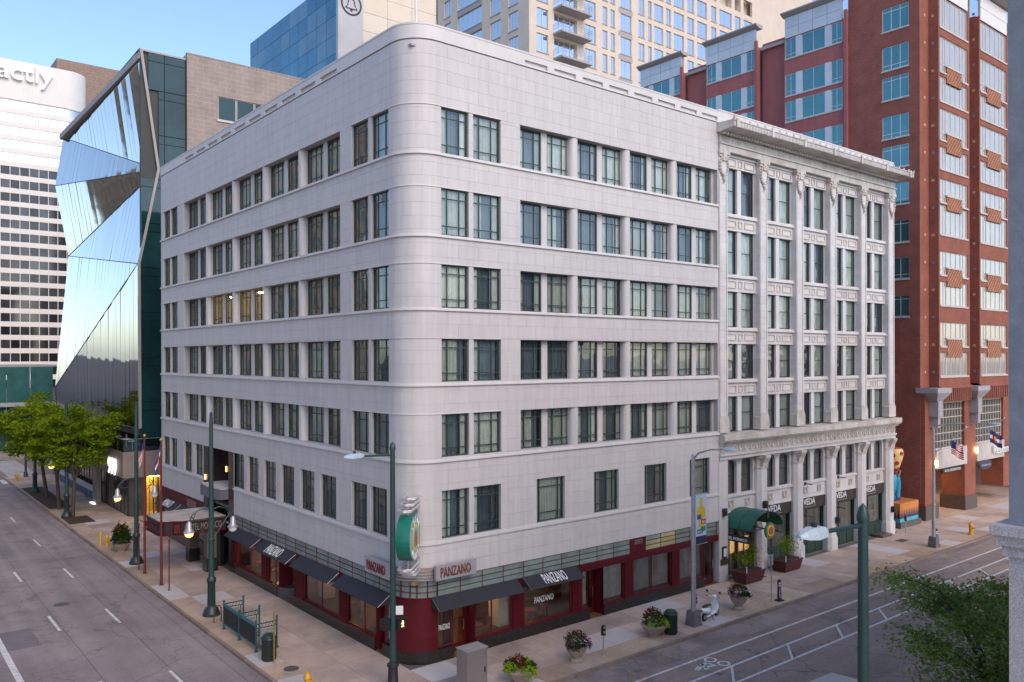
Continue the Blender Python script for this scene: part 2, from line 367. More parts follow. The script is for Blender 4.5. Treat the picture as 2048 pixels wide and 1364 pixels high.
# text: real meshes laid on a plane given by its own axes
TXT = {}
def text_data(s):
    if s in TXT: return TXT[s]
    c = bpy.data.curves.new('t', 'FONT'); c.body = s; c.size = 1; c.extrude = .5; c.resolution_u = 3
    o = bpy.data.objects.new('t', c); COL.objects.link(o); bpy.context.view_layer.update()
    me = bpy.data.meshes.new_from_object(o.evaluated_get(bpy.context.evaluated_depsgraph_get()))
    V = [tuple(v.co) for v in me.vertices]; F = [tuple(p.vertices) for p in me.polygons]
    bpy.data.objects.remove(o); bpy.data.curves.remove(c); bpy.data.meshes.remove(me)
    x0 = min(v[0] for v in V); x1 = max(v[0] for v in V); y0 = min(v[1] for v in V); y1 = max(v[1] for v in V)
    TXT[s] = ([((v[0]-x0)/(x1-x0), (v[1]-y0)/(y1-y0), v[2]) for v in V], F); return TXT[s]
for s_ in ['PANZANO', 'VEDA', 'SALON & SPA', 'HOTEL MONACO', '999', 'Xactly', 'Residence Inn', 'HOTEL REGISTRATION', 'HOTEL', 'MONACO', 'VALET', 'Art', 'BRICK']+list('HOTELMNAC'): text_data(s_)
def text(name, s, org, xd, yd, w, h, mat, parent=None, th=.03):
    V, F = text_data(s); xd = Vector(xd).normalized(); yd = Vector(yd).normalized(); nd = xd.cross(yd); org = Vector(org)
    b = MB().add([org+xd*(v[0]*w)+yd*(v[1]*h)+nd*((v[2]+.5)*th) for v in V], F); return b.obj(name, mat, parent)
XR, XL, ZU = (1, 0, 0), (0, -1, 0), (0, 0, 1)
def leaves(mb, pts, size, n_per, spread, mi=0, flat=.6, rg=rnd):
    for p in pts:
        for _ in range(n_per):
            c = Vector((p[0]+rg.gauss(0, spread), p[1]+rg.gauss(0, spread), p[2]+rg.gauss(0, spread*flat)))
            a = Vector((rg.uniform(-1, 1), rg.uniform(-1, 1), rg.uniform(-.6, .6))).normalized(); b = a.cross(Vector((rg.uniform(-1, 1), rg.uniform(-1, 1), rg.uniform(-1, 1)))).normalized()
            l = size*rg.uniform(.6, 1.3); w = l*.5
            mb.add([c-a*l*.5, c+b*w*.5, c+a*l*.5, c-b*w*.5], [(0, 1, 2, 3)], mi)

# ------------------------------------------------------------------ ground, streets, pavements
S('ground', MB().box(-2500, 2500, -2500, 2500, -.6, -.24), M('ground_far', (.12, .11, .1), .95, .2, .01))
road_r = S('road_cross_street', MB().box(-5.1, 320, -18.8, -4.98, -.24, -.13).box(-200, -5.1, -18.8, -4.98, -.24, -.13).box(-19, -5.1, -200, -18.8, -.24, -.13), ASPH)
road_l = S('road_avenue', MB().box(-19, -5.1, -4.98, 79, -.24, -.146), CONCB)
S('road_far_street', MB().box(-200, 320, 79, 99, -.24, -.133).box(-19, -5.1, 99, 320, -.24, -.133), ASPH)
S('ground_block', MB().box(20, 300, .5, 78.5, -.24, -.005).box(0.2, 20, 36.6, 78.5, -.24, -.006).box(-24, 300, 99.5, 300, -.24, -.01).box(-200, -19.2, -4.9, 78.8, -.24, 0).box(-200, -19.2, -200, -18.9, -.24, 0), CONC)
xs = [-5.1, -5.82, -7.93, -10.53, -13.25, -16.1, -19]
ys = [-4.97, 1.0, 6.6, 13.3, 18.7, 24.1, 29.6, 35.2, 41, 47, 53, 59, 65, 72, 79]
for i in range(6):
    for j in range(len(ys)-1):
        piece('road_slab', ROADC, road_l, xs[i+1]+.012, xs[i]-.012, ys[j]+.012, ys[j+1]-.012, -.2, -.13)
piece('road_slab', M('road_patch', (.17, .145, .155), .9, .2, 1, grain=.15), road_l, -13.2, -11.8, 14.2, 17.4, -.13, -.127)
GUT = M('gutter_concrete', (.28, .225, .2), .85, .25, .8, bump=.15, bscale=60, rand=.1, tint=(.17, .135, .12), grain=.18, stain=.35, crack=.3)
for k in range(11):
    a = -5+2.52*k; piece('gutter_slab', GUT, road_r, a+.01, a+2.51, -6.35+.1*math.sin(k*2.1), -4.99, -.14, -.126)
for k in range(11, 40):
    a = -5+2.52*k; piece('gutter_slab', GUT, road_r, a+.01, a+2.51, -5.5, -4.99, -.14, -.126)
for c in ([-7.93, 51.95, 49.5], [-7.93, 40.76, 37.9], [-7.93, 29.6, 26.65], [-7.93, 18.45, 15.4], [-7.93, 6.95, 4.0], [-7.93, 63, 60], [-10.6, 41.5, 38.6], [-10.6, 30.6, 27.7], [-10.6, 19.0, 16.0], [-10.6, 7.6, 4.6], [-10.6, 52.6, 49.7]):
    piece('lane_line', PAINT, road_l, c[0]-.17, c[0]-.03, c[2], c[1], -.13, -.124)
piece('lane_line', PAINT, road_l, -13.46, -13.2, 2, 17.2, -.13, -.124)
for y, x0, x1 in ((-6.9, 4.0, 62), (-8.38, 7, 62), (-9.63, 7, 62)):
    piece('lane_line', PAINT, road_r, x0, x1, y-.06, y+.06, -.13, -.124)
for k in range(12):
    x = 11.3+4.4*k
    MB().add([(x, -8.45, -.124), (x+.17, -8.45, -.124), (x-1.23, -9.57, -.124), (x-1.4, -9.57, -.124)], [(0, 1, 2, 3)]).obj('lane_line', PAINT, road_r)
bk = MB()
for cx, cy in ((11.35, -7.32), (11.45, -7.98)):
    for i in range(20):
        a0, a1 = 2*PI*i/20, 2*PI*(i+1)/20
        bk.add([(cx+r*math.cos(a)*1.0, cy+r*math.sin(a)*.95, -.123) for r, a in ((.2, a0), (.31, a0), (.31, a1), (.2, a1))], [(0, 1, 2, 3)])
for p, q, w in (((11.0, -7.45), (10.5, -7.5), .07), ((10.9, -7.85), (10.4, -7.75), .07), ((10.6, -7.4), (10.3, -7.95), .09), ((10.3, -7.55), (9.85, -7.72), .12), ((10.95, -7.3), (10.95, -7.95), .05)):
    d = Vector((q[0]-p[0], q[1]-p[1], 0)).normalized(); n = Vector((-d.y, d.x, 0))*w
    bk.add([(p[0]-n.x, p[1]-n.y, -.123), (q[0]-n.x, q[1]-n.y, -.123), (q[0]+n.x, q[1]+n.y, -.123), (p[0]+n.x, p[1]+n.y, -.123)], [(0, 1, 2, 3)])
bk.obj('bike_lane_symbol', PAINT, road_r)
for k in range(13):                                              # far zebra crossing
    piece('crossing_bar', PAINT, road_l, -18.3+1.05*k, -17.75+1.05*k, 74.5, 78, -.13, -.123)
fs = bpy.data.objects['road_far_street']
for k in range(14): piece('crossing_bar', PAINT, fs, -4.4, -1.4, 80+1.3*k, 80.65+1.3*k, -.13, -.125)
CONC2 = M('new_concrete', (.5, .45, .43), .8, .1, .8, bump=.1, bscale=60, rand=.06, grain=.08)
CONC3 = M('tan_concrete', (.44, .33, .24), .85, .18, .9, bump=.15, bscale=60, rand=.12, tint=(.33, .23, .16), grain=.14, stain=.25)
sw_l = S('sidewalk_avenue', MB().box(-5.0, .6, -4.8, 79, -.24, -.012), CONCB)
sw_r = S('sidewalk_cross_street', MB().box(.6, 90, -4.8, .9, -.24, -.012), CONCB)
def slab(par, x0, x1, y0, y1, tan):
    m = CONC2 if rnd.random() < .1 else (CONC3 if tan and rnd.random() < .75 else CONC)
    piece('paving_slab', m, par, x0+.008, x1-.008, y0+.008, y1-.008, -.1, rnd.uniform(-.003, .003))
y = -4.8
while y < 78.5:
    h = 1.85 if y < 60 else 3.2
    for a, b, t in ((-4.99, -3.8, 1), (-3.8, -1.95, 0), (-1.95, -.0, 0)): slab(sw_l, a, b, y, min(y+h, 79), t)
    y += h
x = 0.
while x < 84:
    h = 1.85 if x < 60 else 4
    for a, b, t in ((-4.83, -3.5, 1), (-3.5, -1.75, 0), (-1.75, .0, 0)): slab(sw_r, x, x+h, a, b, t)
    if 43.5 < x < 84: slab(sw_r, x, x+h, 0, .9, 0)
    x += h
y = 2.6
while y < 79:
    piece('kerb_stone', KERB, sw_l, -5.16, -4.985, y+.006, y+1.6, -.2, rnd.uniform(.002, .012)); y += 1.6
MB().prism([(-5.16, -.2), (-4.985, -.2), (-4.985, .0), (-5.16, -.11)], lambda p, t: (p[0], t, p[1]), -4.9, 2.6).obj('kerb_stone', KERB, sw_l)
x = -3.4
while x < 84:
    piece('kerb_stone', KERB, sw_r, x+.006, x+1.7, -4.99, -4.825, -.2, rnd.uniform(.002, .012)); x += 1.7
bed = S('tree_bed_long', MB().box(-4.85, -2.95, 53.2, 68.6, -.1, .03), SOIL); S('tree_bed_short', MB().box(-4.85, -2.9, 44.5, 47.8, -.1, .03), SOIL)
far_side = S('sidewalk_opposite', MB().box(-5.0, 90, -23.7, -18.8, -.24, 0).box(-5.15, 90, -18.95, -18.75, -.24, .01), CONC)
S('ground_ramp', MB().add([(11.5, -11.5, -.122), (14.2, -11.6, -.122), (14.4, -13.6, -.122), (10.2, -14.5, -.122)], [(0, 3, 2, 1)]), CONC2)
tag(MB().lathe([(.34, .004), (.33, .012), (0.0, .012)], -3.95, 3.45, 20).obj('manhole_cover', M('cast_iron', (.09, .085, .085), .6, .2, 8)), 'dark round manhole cover in pale slab beside the yellow corner hydrant', 'manhole cover')
tag(MB().lathe([(.42, -.128), (.4, -.12), (0.0, -.12)], -9.75, 20.9, 20).obj('manhole_cover', MATS['cast_iron']), 'dark oval manhole cover in the concrete avenue near the flagpoles', 'manhole cover')
tag(MB().box(-.55, .55, -.3, .3, 0, .012).obj('utility_cover', M('rust_cover', (.13, .075, .05), .8, .3, 5), loc=(41.6, -1.6, 0)), 'rusty rectangular cover plate in pavement near the spotted sculpture', 'cover plate')

# ------------------------------------------------------------------ corner hotel
FR, FL = ('R', 0.), ('L', 0.)
hotel = T('hotel_building', 'seven storey pale rounded corner hotel with green framed windows', 'building')
HX, HY, RC = 21.8, 36.25, 1.45
FLO = [(22.79, 24.87), (19.13, 21.23), (15.85, 17.8), (12.52, 14.46), (9.13, 11.06)]       # floors seven to three
SILL = [22.66, 18.99, 15.71, 12.33, 8.92]
opR, opL = [], []
for z0, z1 in FLO:
    opR += [(1.68, 3.2, z0, z1), (3.46, 5.08, z0, z1), (6.28, 21.72, z0, z1)]
    opL += [(1.77, 3.35, z0, z1), (3.63, 5.25, z0, z1), (6.45, 30.75, z0, z1), (32.2, 33.78, z0, z1), (33.97, 35.55, z0, z1)]
f2 = (5.46, 7.62)
R2 = [(1.68, 3.2), (3.46, 5.06), (7.3, 9.17), (11.25, 13.1), (15.15, 17.0), (19.05, 20.9)]
L2 = [(1.95, 3.48), (3.8, 5.33), (6.95, 8.71), (9.4, 11.14), (11.9, 13.65), (14.35, 16.1), (16.9, 18.61), (19.2, 20.9), (26.75, 28.44), (29.1, 30.8), (32.4, 33.94), (34.2, 35.8)]
opR += [(a, b)+f2 for a, b in R2]; opL += [(a, b)+f2 for a, b in L2]+[(20.94, 26.45, 3.0, 7.62)]
ZB, ZT = 3.72, 27.72
wb = MB(); wall(wb, FR, RC, HX, ZB, ZT, opR, .4, -.025); wall(wb, FL, RC, HY, ZB, ZT, opL, .4, -.025)
wb.obj('wall', JOINT, hotel)
def arcpts(rad, n=14): return [(RC+rad*math.cos(PI+PI/2*i/n), RC+rad*math.sin(PI+PI/2*i/n)) for i in range(n+1)]
def arc(mb, ro, ri, z0, z1, i0=0, i1=14, mi=0):
    O = arcpts(ro)[i0:i1+1]; I = arcpts(ri)[i0:i1+1]
    mb.zprism(O+I[::-1], z0, z1, mi); return mb
wa = MB(); arc(wa, RC-.02, RC-.4, ZB, ZT); wa.obj('wall', JOINT, hotel)
# cladding panels in running bond, each a piece; the largest 270 are single parts
pans = []
z = ZB; row = 0
while z < ZT-.05:
    z1 = min(z+.6, ZT)
    for face, u0, u1, ops in ((FR, RC, HX, opR), (FL, RC, HY, opL)):
        u = u0-(.58 if row % 2 else 0)
        while u < u1:
            a, b = max(u, u0), min(u+1.16, u1)
            if b-a > .02:
                for c in cells(a, b, z, z1, ops):
                    if c[1]-c[0] > .015 and c[3]-c[2] > .015: pans.append((face, c))
            u += 1.16
    z = z1; row += 1
def vis(p):
    f, c = p; d = math.hypot(c[0]+19 if f is FR else 19, 30.5 if f is FR else c[0]+30.5); return -(c[1]-c[0])*(c[3]-c[2])/d**2*(1 if f is FR else .75)
pans.sort(key=vis); g = .0035
rest = MB()
for i, (f, c) in enumerate(pans):
    if i < 270: fpiece('panel', TERRA, hotel, f, c[0]+g, c[1]-g, -.03, 0, c[2]+g, c[3]-g)
    else: fbox(rest, f, c[0]+g, c[1]-g, -.03, 0, c[2]+g, c[3]-g)
for f, ops in ((FR, opR), (FL, opL)):                              # reveals around the openings
    for a, b, z0, z1 in ops:
        dp = .52 if b-a > 8 else .22
        for q in ((a-.04, a-.001), (b+.001, b+.04)): fbox(rest, f, q[0], q[1], -dp, -.004, z0, z1)
        fbox(rest, f, a, b, -dp, -.004, z1+.001, z1+.04); fbox(rest, f, a, b, -dp, -.004, z0-.04, z0-.001)
tag(rest.obj('panels', TERRA, hotel), kind='stuff')
cp = MB(); z = ZB; row = 0
while z < ZT-.05:
    z1 = min(z+.6, ZT)
    for i0, i1 in ((0, 7), (7, 14)) if row % 2 else ((0, 4), (4, 10), (10, 14)): arc(cp, RC, RC-.03, z+g, z1-g, i0, i1)
    z = z1; row += 1
cp.obj('corner_panels', TERRA, hotel, True)
def band(name, n0, n1, z0, z1, mat, l0=RC, l1=HY, r0=RC, r1=HX, curve=True):
    b = MB(); fbox(b, FL, l0, l1, n0, n1, z0, z1); fbox(b, FR, r0, r1, n0, n1, z0, z1)
    if curve: arc(b, RC+n1, RC+n0, z0, z1)
    return b.obj(name, mat, hotel, True)
for zs in SILL:
    band('sill_band', -.05, .09, zs, zs+.07, TERRA_S); band('sill_band', -.05, .05, zs+.07, zs+.13, TERRA_S)
for z0, z1 in FLO:
    band('lintel_band', -.02, .035, z1+.002, z1+.05, TERRA_S, RC, 5.3, RC, 5.12)
    b = MB(); fbox(b, FL, 30.8, HY, -.02, .03, z1+.002, z1+.05); b.obj('lintel_band', TERRA_S, hotel)
b = MB(); fbox(b, FL, RC, 20.9, -.05, .075, 5.27, 5.4); fbox(b, FL, 26.5, HY, -.05, .075, 5.27, 5.4); fbox(b, FR, RC, HX, -.05, .075, 5.27, 5.4); arc(b, RC+.075, RC-.05, 5.27, 5.4)
b.obj('sill_band', TERRA_S, hotel, True)
band('string_line', -.1, -.045, ZT, ZT+.05, JOINT)
# parapet with slots
sl = [(6.55+1.95*k, 8.02+1.95*k, 27.83, 28.07) for k in range(8)]; ll = [(6.7+2.42*k, 8.55+2.42*k, 27.83, 28.07) for k in range(10)]
pa = MB(); wall(pa, FR, RC, HX, ZT+.05, 28.38, sl, .12, .04); wall(pa, FL, RC, HY, ZT+.05, 28.38, ll, .12, .04); arc(pa, RC+.04, RC-.1, ZT+.05, 28.38)
fbox(pa, FR, RC, HX, -.5, -.08, ZT, 28.38); fbox(pa, FL, RC, HY, -.5, -.08, ZT, 28.38); arc(pa, RC-.1, RC-.5, ZT, 28.38)
pa.obj('parapet', TERRA_S, hotel, True)
band('coping', -.52, .06, 28.38, 28.46, TERRA_S)
rf = MB(); rf.box(.3, HX, .3, HY, 27.4, 27.5).box(HX-.3, HX-.02, .3, HY, 3, 27.6).box(.3, HX, HY-.3, HY-.02, 0, 27.6); rf.obj('roof', M('roof_membrane', (.4, .39, .38), .9, .15), hotel)
ii = MB(); ii.box(2.6, HX-.4, 2.6, 2.7, 3.8, 27.3).box(2.6, 2.7, 2.6, HY-.4, 3.8, 27.3)
for zz in [3.75, 8.3, 11.7, 15.05, 18.4, 21.9, 25.6]: ii.box(.45, HX-.4, .45, HY-.4, zz, zz+.18)
for k in range(5): ii.box(6+3.93*k, 6.12+3.93*k, .7, 2.6, 3.8, 27.3)
for k in range(7): ii.box(.7, 2.6, 1.5+4.93*k, 1.62+4.93*k, 3.8, 27.3)
ii.obj('interior', INT, hotel)
XS, ZS = (.26, .7), (.2, .79)
WL = []
for fi, (z0, z1) in enumerate(FLO):
    for a, b in ((1.68, 3.2), (3.46, 5.08)): WL.append((FR, a, b, z0, z1, .12))
    for k in range(4):
        s = 6.44+3.93*k; WL += [(FR, s, s+1.5, z0, z1-.02, .4), (FR, s+1.88, s+3.38, z0, z1-.02, .4)]
    for a, b in ((1.77, 3.35), (3.63, 5.25), (32.2, 33.78), (33.97, 35.55)): WL.append((FL, a, b, z0, z1, .12))
    for k in range(5):
        s = 6.62+4.93*k; WL += [(FL, s, s+1.94, z0, z1-.02, .4), (FL, s+2.4, s+4.34, z0, z1-.02, .4)]
for a, b in R2: WL.append((FR, a, b, f2[0], f2[1], .15))
for a, b in L2: WL.append((FL, a, b, f2[0], f2[1], .15))
def wvis(w): return math.hypot((w[1]+19) if w[0] is FR else 19, 30.5 if w[0] is FR else w[1]+30.5)+(0 if w[0] is FR else 8)
WL.sort(key=wvis)
lit = []
for i, (f, a, b, z0, z1, d) in enumerate(WL):
    wide = b-a > 1.7 or (z0 < 6 and f is FR and a > 6) or (z0 < 6 and f is FL and a > 6)
    xs = (.15, .82) if wide and z0 < 6 and f is FR and a > 6 else ((.2, .5, .8) if wide else XS)
    w = win(hotel, f, a, b, z0, z1, d, xs, ZS, single=i < 32)
    W_, H_ = b-a, z1-z0; wd = d+.16
    if f is FL and abs(z0-15.85) < .1 and 16 < a < 26: lit.append((a, b, z0, z1)); mode = 3
    else: mode = rnd.choice([0, 0, 0, 0, 1, 1, 1, 2, 2, 4])
    dk = CURTD
    if mode == 0: curtain(w.parent, f, a+.04, b-.04, z0+.02, z1-.02, wd, CURT)
    elif mode == 1:
        s = rnd.uniform(.25, .42); e = rnd.uniform(.2, .35)
        curtain(w.parent, f, a+.04, round(a+W_*s, 1), z0+.02, z1-.02, wd, CURT); curtain(w.parent, f, round(b-W_*e, 1), b-.04, z0+.02, z1-.02, wd, CURT)
        curtain(w.parent, f, a+.1, b-.1, z0+.02, z1-.02, wd+.14, dk)
    elif mode == 2:
        s = rnd.choice([.3, .5, .65])
        curtain(w.parent, f, a+.04, round(a+W_*s, 1), z0+.02, z1-.02, wd, CURT); curtain(w.parent, f, a+.1, b-.05, z0+.02, z1-.02, wd+.14, dk)
    elif mode == 4: curtain(w.parent, f, a+.05, b-.05, z0+.02, z1-.02, wd+.1, dk)
for a, b, z0, z1 in lit[:4]:
    MB().lathe([(.0, 0), (.16, .03), (.2, .09), (0, .12)], 1.4, (a+b)/2, 12).obj('ceiling_lamp', M('room_glow', (1, .8, .5), .3, 0, emit=(1, .58, .16), estr=45), hotel, loc=(0, 0, z1-.1))
for f, u, z in ((FL, 4.6, 6.3), (FR, 2.2, 6.15), (FL, 17.6, 6.1), (FL, 34.9, 6.2)):
    p = fp(f, u, -1.1, z); MB().ball((0, 0, 0), .11, 8, 6).obj('room_lamp', WARM, hotel, True, loc=p)
def colmesh(h):
    b = MB(); P = [(-.27, .42), (-.27, .3)]+[(.27*math.cos(PI+PI*i/10), .27+.27*math.sin(PI+PI*i/10)*.95) for i in range(11)]+[(.27, .3), (.27, .42)]
    return b.zprism(P, 0, h).mesh('column', TERRA, True)
for z0, z1 in FLO:
    me = colmesh(z1-z0-.004)
    for k in range(1, 4): fmesh('column', me, hotel, FR, 6.09+3.93*k, 0, 0.02, z0+.002)
    for k in range(1, 5):
        o = fmesh('column', me, hotel, FL, 0, 6.36+4.93*k, 0.02, z0+.002)
    for k in range(4): s = 6.44+3.93*k; fpiece('mullion', TERRA, hotel, FR, s+1.5, s+1.88, -.46, -.36, z0+.002, z1-.002)
    for k in range(5): s = 6.62+4.93*k; fpiece('mullion', TERRA, hotel, FL, s+1.94, s+2.4, -.46, -.36, z0+.002, z1-.002)
b = MB(); b.tube((0, 0, 28.3), (0, 0, 37), .06, .04); b.obj('roof_flagpole', M('white_pole', (.7, .7, .7), .4), None, loc=(1.0, 1.0, 0)); tag(bpy.data.objects['roof_flagpole'], 'thin white pole standing on the hotel roof at its rounded corner', 'pole')

# --- ground floor shopfronts
TZ0, TZ1 = 2.9, 3.7
tb = MB(); fbox(tb, FR, RC, HX-.2, -.3, -.09, TZ0, ZB); fbox(tb, FL, RC, 20.9, -.3, -.09, TZ0, ZB); arc(tb, RC-.09, RC-.3, TZ0, ZB); tb.obj('transom_backing', GBLOCK, hotel, True)
YB = M('yellow_glass_block', (.42, .38, .2), .25, .3, 1.2, rand=.1)
def transom(face, u0, u1, step):
    n = max(1, round((u1-u0)/step))
    for i in range(n):
        a, b = u0+(u1-u0)*i/n, u0+(u1-u0)*(i+1)/n
        for j in range(3):
            z0 = TZ0+.02+j*.262
            fpiece('glass_panel', YB if face is FR and 15.2 < a < 17.8 and rnd.random() < .7 else GBLOCK, hotel, face, a+.018, b-.018, -.09, -.05, z0+.012, z0+.25)
    b_ = MB()
    for i in range(n+1): u = u0+(u1-u0)*i/n; fbox(b_, face, u-.013, u+.013, -.09, -.03, TZ0, TZ1)
    for j in range(4): fbox(b_, face, u0, u1, -.09, -.035, TZ0+.01+j*.262-.009, TZ0+.01+j*.262+.009)
    b_.obj('transom_bars', REDM, hotel)
transom(FR, RC, 14.0, 1.26); transom(FR, 15.27, HX-.2, 1.3); transom(FL, RC, 20.9, 1.3)
tb = MB()
for j in range(4): arc(tb, RC-.035, RC-.1, TZ0+.01+j*.262-.012, TZ0+.01+j*.262+.012)
for i in (0, 3, 6, 8, 11, 14):
    p = arcpts(RC-.05)[i]; tb.box(p[0]-.02, p[0]+.02, p[1]-.02, p[1]+.02, TZ0, TZ1)
tb.obj('transom_bars', REDM, hotel)
fpiece('vent_panel', RED, hotel, FR, 14.0, 15.27, -.09, -.04, TZ0, TZ1)
for j in range(3): fpiece('vent_slat', SILVER, hotel, FR, 14.35, 15.0, -.04, -.02, 3.38+.09*j, 3.41+.09*j)
# solid base courses (black granite), as separate slabs
BZ = .55
def base(face, u0, u1):
    n = max(1, round((u1-u0)/1.3))
    for i in range(n): fpiece('base_stone', BLACKG, hotel, face, u0+(u1-u0)*i/n+.003, u0+(u1-u0)*(i+1)/n-.003, -.3, .02, 0, BZ)
    fpiece('shop_sill', RED, hotel, face, u0, u1, -.3, .035, BZ, BZ+.05)
for a, b in ((3.55, 10.9), (11.95, 20.4)): base(FR, a, b)
for a, b in ((3.1, 12.05), (14.2, 21.2)): base(FL, a, b)
bc = MB(); arc(bc, RC+.02, RC-.3, 0, BZ); fbox(bc, FR, RC, 2.3, -.3, .02, 0, BZ); fbox(bc, FL, RC, 2.35, -.3, .02, 0, BZ); bc.obj('corner_base', BLACKG, hotel, True)
rc = MB(); arc(rc, RC+.005, RC-.3, BZ, TZ0-.02)
for j in range(3): arc(rc, RC+.03, RC-.1, 2.62+.09*j, 2.665+.09*j)
rc.obj('corner_drum', RED, hotel, True)
ch = MB()                                                           # chrome speed lines above the corner
for j in range(4): arc(ch, RC+.16-.02*j, RC-.02, 3.74+.13*j, 3.80+.13*j)
for j in range(4):
    fbox(ch, FR, RC, 1.9, -.02, .16-.02*j, 3.74+.13*j, 3.80+.13*j); fbox(ch, FL, RC, 1.9, -.02, .16-.02*j, 3.74+.13*j, 3.80+.13*j)
ch.obj('chrome_band', SILVER, hotel, True)
cb2 = MB(); arc(cb2, RC+.05, RC-.02, 3.72, 4.28); cb2.obj('corner_fascia', M('rose_panel', (.3, .2, .2), .4, .1), hotel, True)
for f, pil in ((FR, (5.8, 9.7, 13.57, 17.45)), (FL, (5.98, 10.9, 15.8, 20.5))):
    for u in pil:
        b = MB(); fbox(b, f, u, u+.66, -.25, .03, BZ+.05, TZ0)
        for j in range(3): fbox(b, f, u+.12+.18*j, u+.18+.18*j, .03, .055, BZ+.1, TZ0-.05)
        b.obj('pilaster', RED, hotel)
b = MB(); fbox(b, FR, 10.0, HX-.15, -.25, .06, 2.56, TZ0); fbox(b, FR, 10.0, HX-.15, -.2, .1, 2.72, 2.78); b.obj('shop_beam', RED, hotel)
b = MB(); fbox(b, FR, RC, 10.0, -.25, .0, 2.66, TZ0); fbox(b, FL, RC, 21.2, -.25, .0, 2.66, TZ0); b.obj('shop_head', RED, hotel)
REDF = REDM
def shopwin(face, a, b, z1=2.62, mull=(), d=.1): return win(hotel, face, a, b, BZ+.05, z1, d, mull, (), .05, .05, REDF, SHOPG, True)
shopwin(FR, 1.45, 2.3, 2.66); shopwin(FR, 3.55, 5.8, 2.66, (.45,)); shopwin(FR, 6.46, 9.7, 2.66, (.5,)); shopwin(FR, 10.36, 10.95, 2.56)
shopwin(FR, 11.95, 13.57, 2.56); shopwin(FR, 14.23, 17.45, 2.56, (.5,)); shopwin(FR, 18.11, 20.35, 2.56)
shopwin(FL, 1.45, 2.35, 2.66); shopwin(FL, 3.1, 5.98, 2.66, (.6,)); shopwin(FL, 6.64, 10.9, 2.66, (.5,)); shopwin(FL, 14.2, 15.8, 2.66, (.7,)); shopwin(FL, 11.56, 12.05, 2.66); shopwin(FL, 16.46, 20.5, 2.66, (.5,))
def door(face, a, b, z1, d):
    m = MB(); w = b-a
    m.box(0, w, 0, .07, 0, .3).box(0, w, 0, .07, z1-.12, z1).box(0, .12, 0, .07, .3, z1-.12).box(w-.12, w, 0, .07, .3, z1-.12)
    o = fmesh('door', m.mesh('door', RED), hotel, face, a, b, d, .02)
    ob('pane', MB().add([(.12, .035, .3), (w-.12, .035, .3), (w-.12, .035, z1-.12), (.12, .035, z1-.12)], [(0, 1, 2, 3)]).mesh('pane', SHOPG), o)
    ob('handle', MB().path([(w-.16, -.01, .9), (w-.16, -.08, .95), (w-.16, -.08, 1.35), (w-.16, -.01, 1.4)], .018, 6).mesh('handle', SILVER), o)
door(FR, 2.45, 3.45, 2.5, .7); door(FR, 11.0, 11.9, 2.45, .7); door(FR, 20.5, 21.45, 2.5, .15); door(FL, 2.45, 3.05, 2.5, .7); door(FL, 12.15, 13.2, 2.5, .9)
b = MB()                                                            # recess walls by the doors
for f, a, c in ((FR, 2.35, 3.52), (FR, 10.95, 11.95), (FL, 2.38, 3.08), (FL, 12.08, 14.15)):
    fbox(b, f, a-.06, a, -.9, -.1, 0, 2.7); fbox(b, f, c, c+.06, -.9, -.1, 0, 2.7)
b.obj('door_jamb', RED, hotel)
b = MB(); b.zprism([(.03, 15.3), (.03, 14.2), (.3, 13.55), (.8, 13.25), (1, 13.25), (1, 15.3)], 0, BZ); b.obj('curved_base', M('grey_granite', (.08, .07, .075), .4, .2, 6), hotel)
# interiors of restaurant
b = MB(); b.box(.3, HX-.3, 4.6, 4.7, 0, 3.6).box(4.6, 4.7, 4.6, 21.5, 0, 3.6).box(.3, HX-.3, .3, 22, 3.55, 3.7).box(13.6, 13.7, .4, 4.6, 0, 3.5).box(.4, 4.6, 21.4, 21.5, 0, 3.5); b.obj('restaurant_wall', INTB, hotel)
b = MB(); b.box(.6, HX-.3, .6, 4.6, -.01, .02).box(1.6, HX-.3, .1, .6, -.01, .02).box(.1, .6, 1.6, 21.4, -.01, .02).box(.6, 4.6, 4.6, 21.4, -.01, .02); b.obj('restaurant_floor', INTF, hotel)
WP = M('wall_panel_cream', (.5, .47, .42), .6, .1)
for p in ((1.0, 10.6), (1.0, 5.8), (5.4, 1.0)):
    b = MB(); b.box(p[0]-.03, p[0]+.6, p[1]-.4, p[1]+.4, .6, 2.4); b.obj('interior_panel', WP, hotel)
for x, y in ((1.2, 19.6), (1.3, 17.2), (1.5, 8.3), (1.3, 4.2), (4.5, 1.3), (8.0, 1.4), (2.0, 2.6), (12.6, 1.5)):
    b = MB(); b.lathe([(.35, .72), (.35, .76), (0, .76)], x, y, 14); b.tube((x, y, 0), (x, y, .72), .04); b.box(x+.5, x+.9, y-.2, y+.2, .02, .45).box(x+.85, x+.9, y-.2, y+.2, .45, .95); b.obj('dining_table', INTF, hotel)
for x, y, z in ((1.4, 19.4, 1.75), (1.2, 16.9, 1.5), (1.6, 8.0, 2.1), (1.6, 4.6, 2.0), (4.6, 1.7, 2.1), (8.4, 1.8, 2.0), (2.2, 2.2, 2.1)):
    MB().ball((0, 0, 0), .12, 8, 6).obj('pendant_lamp', M('pendant_glow', (1, .8, .5), .3, 0, emit=(1, .55, .2), estr=28), hotel, True, loc=(x, y, z))
for f, a, b_ in ((FR, 11.98, 13.5), (FR, 14.3, 15.8), (FR, 15.95, 17.4), (FR, 18.15, 20.3), (FR, 10.4, 10.9), (FL, 1.5, 2.3)):
    fmesh('curtain', curtain_mesh(b_-a, 1.9, SHOPC, .05, .14), hotel, f, a, b_, .3, .75)
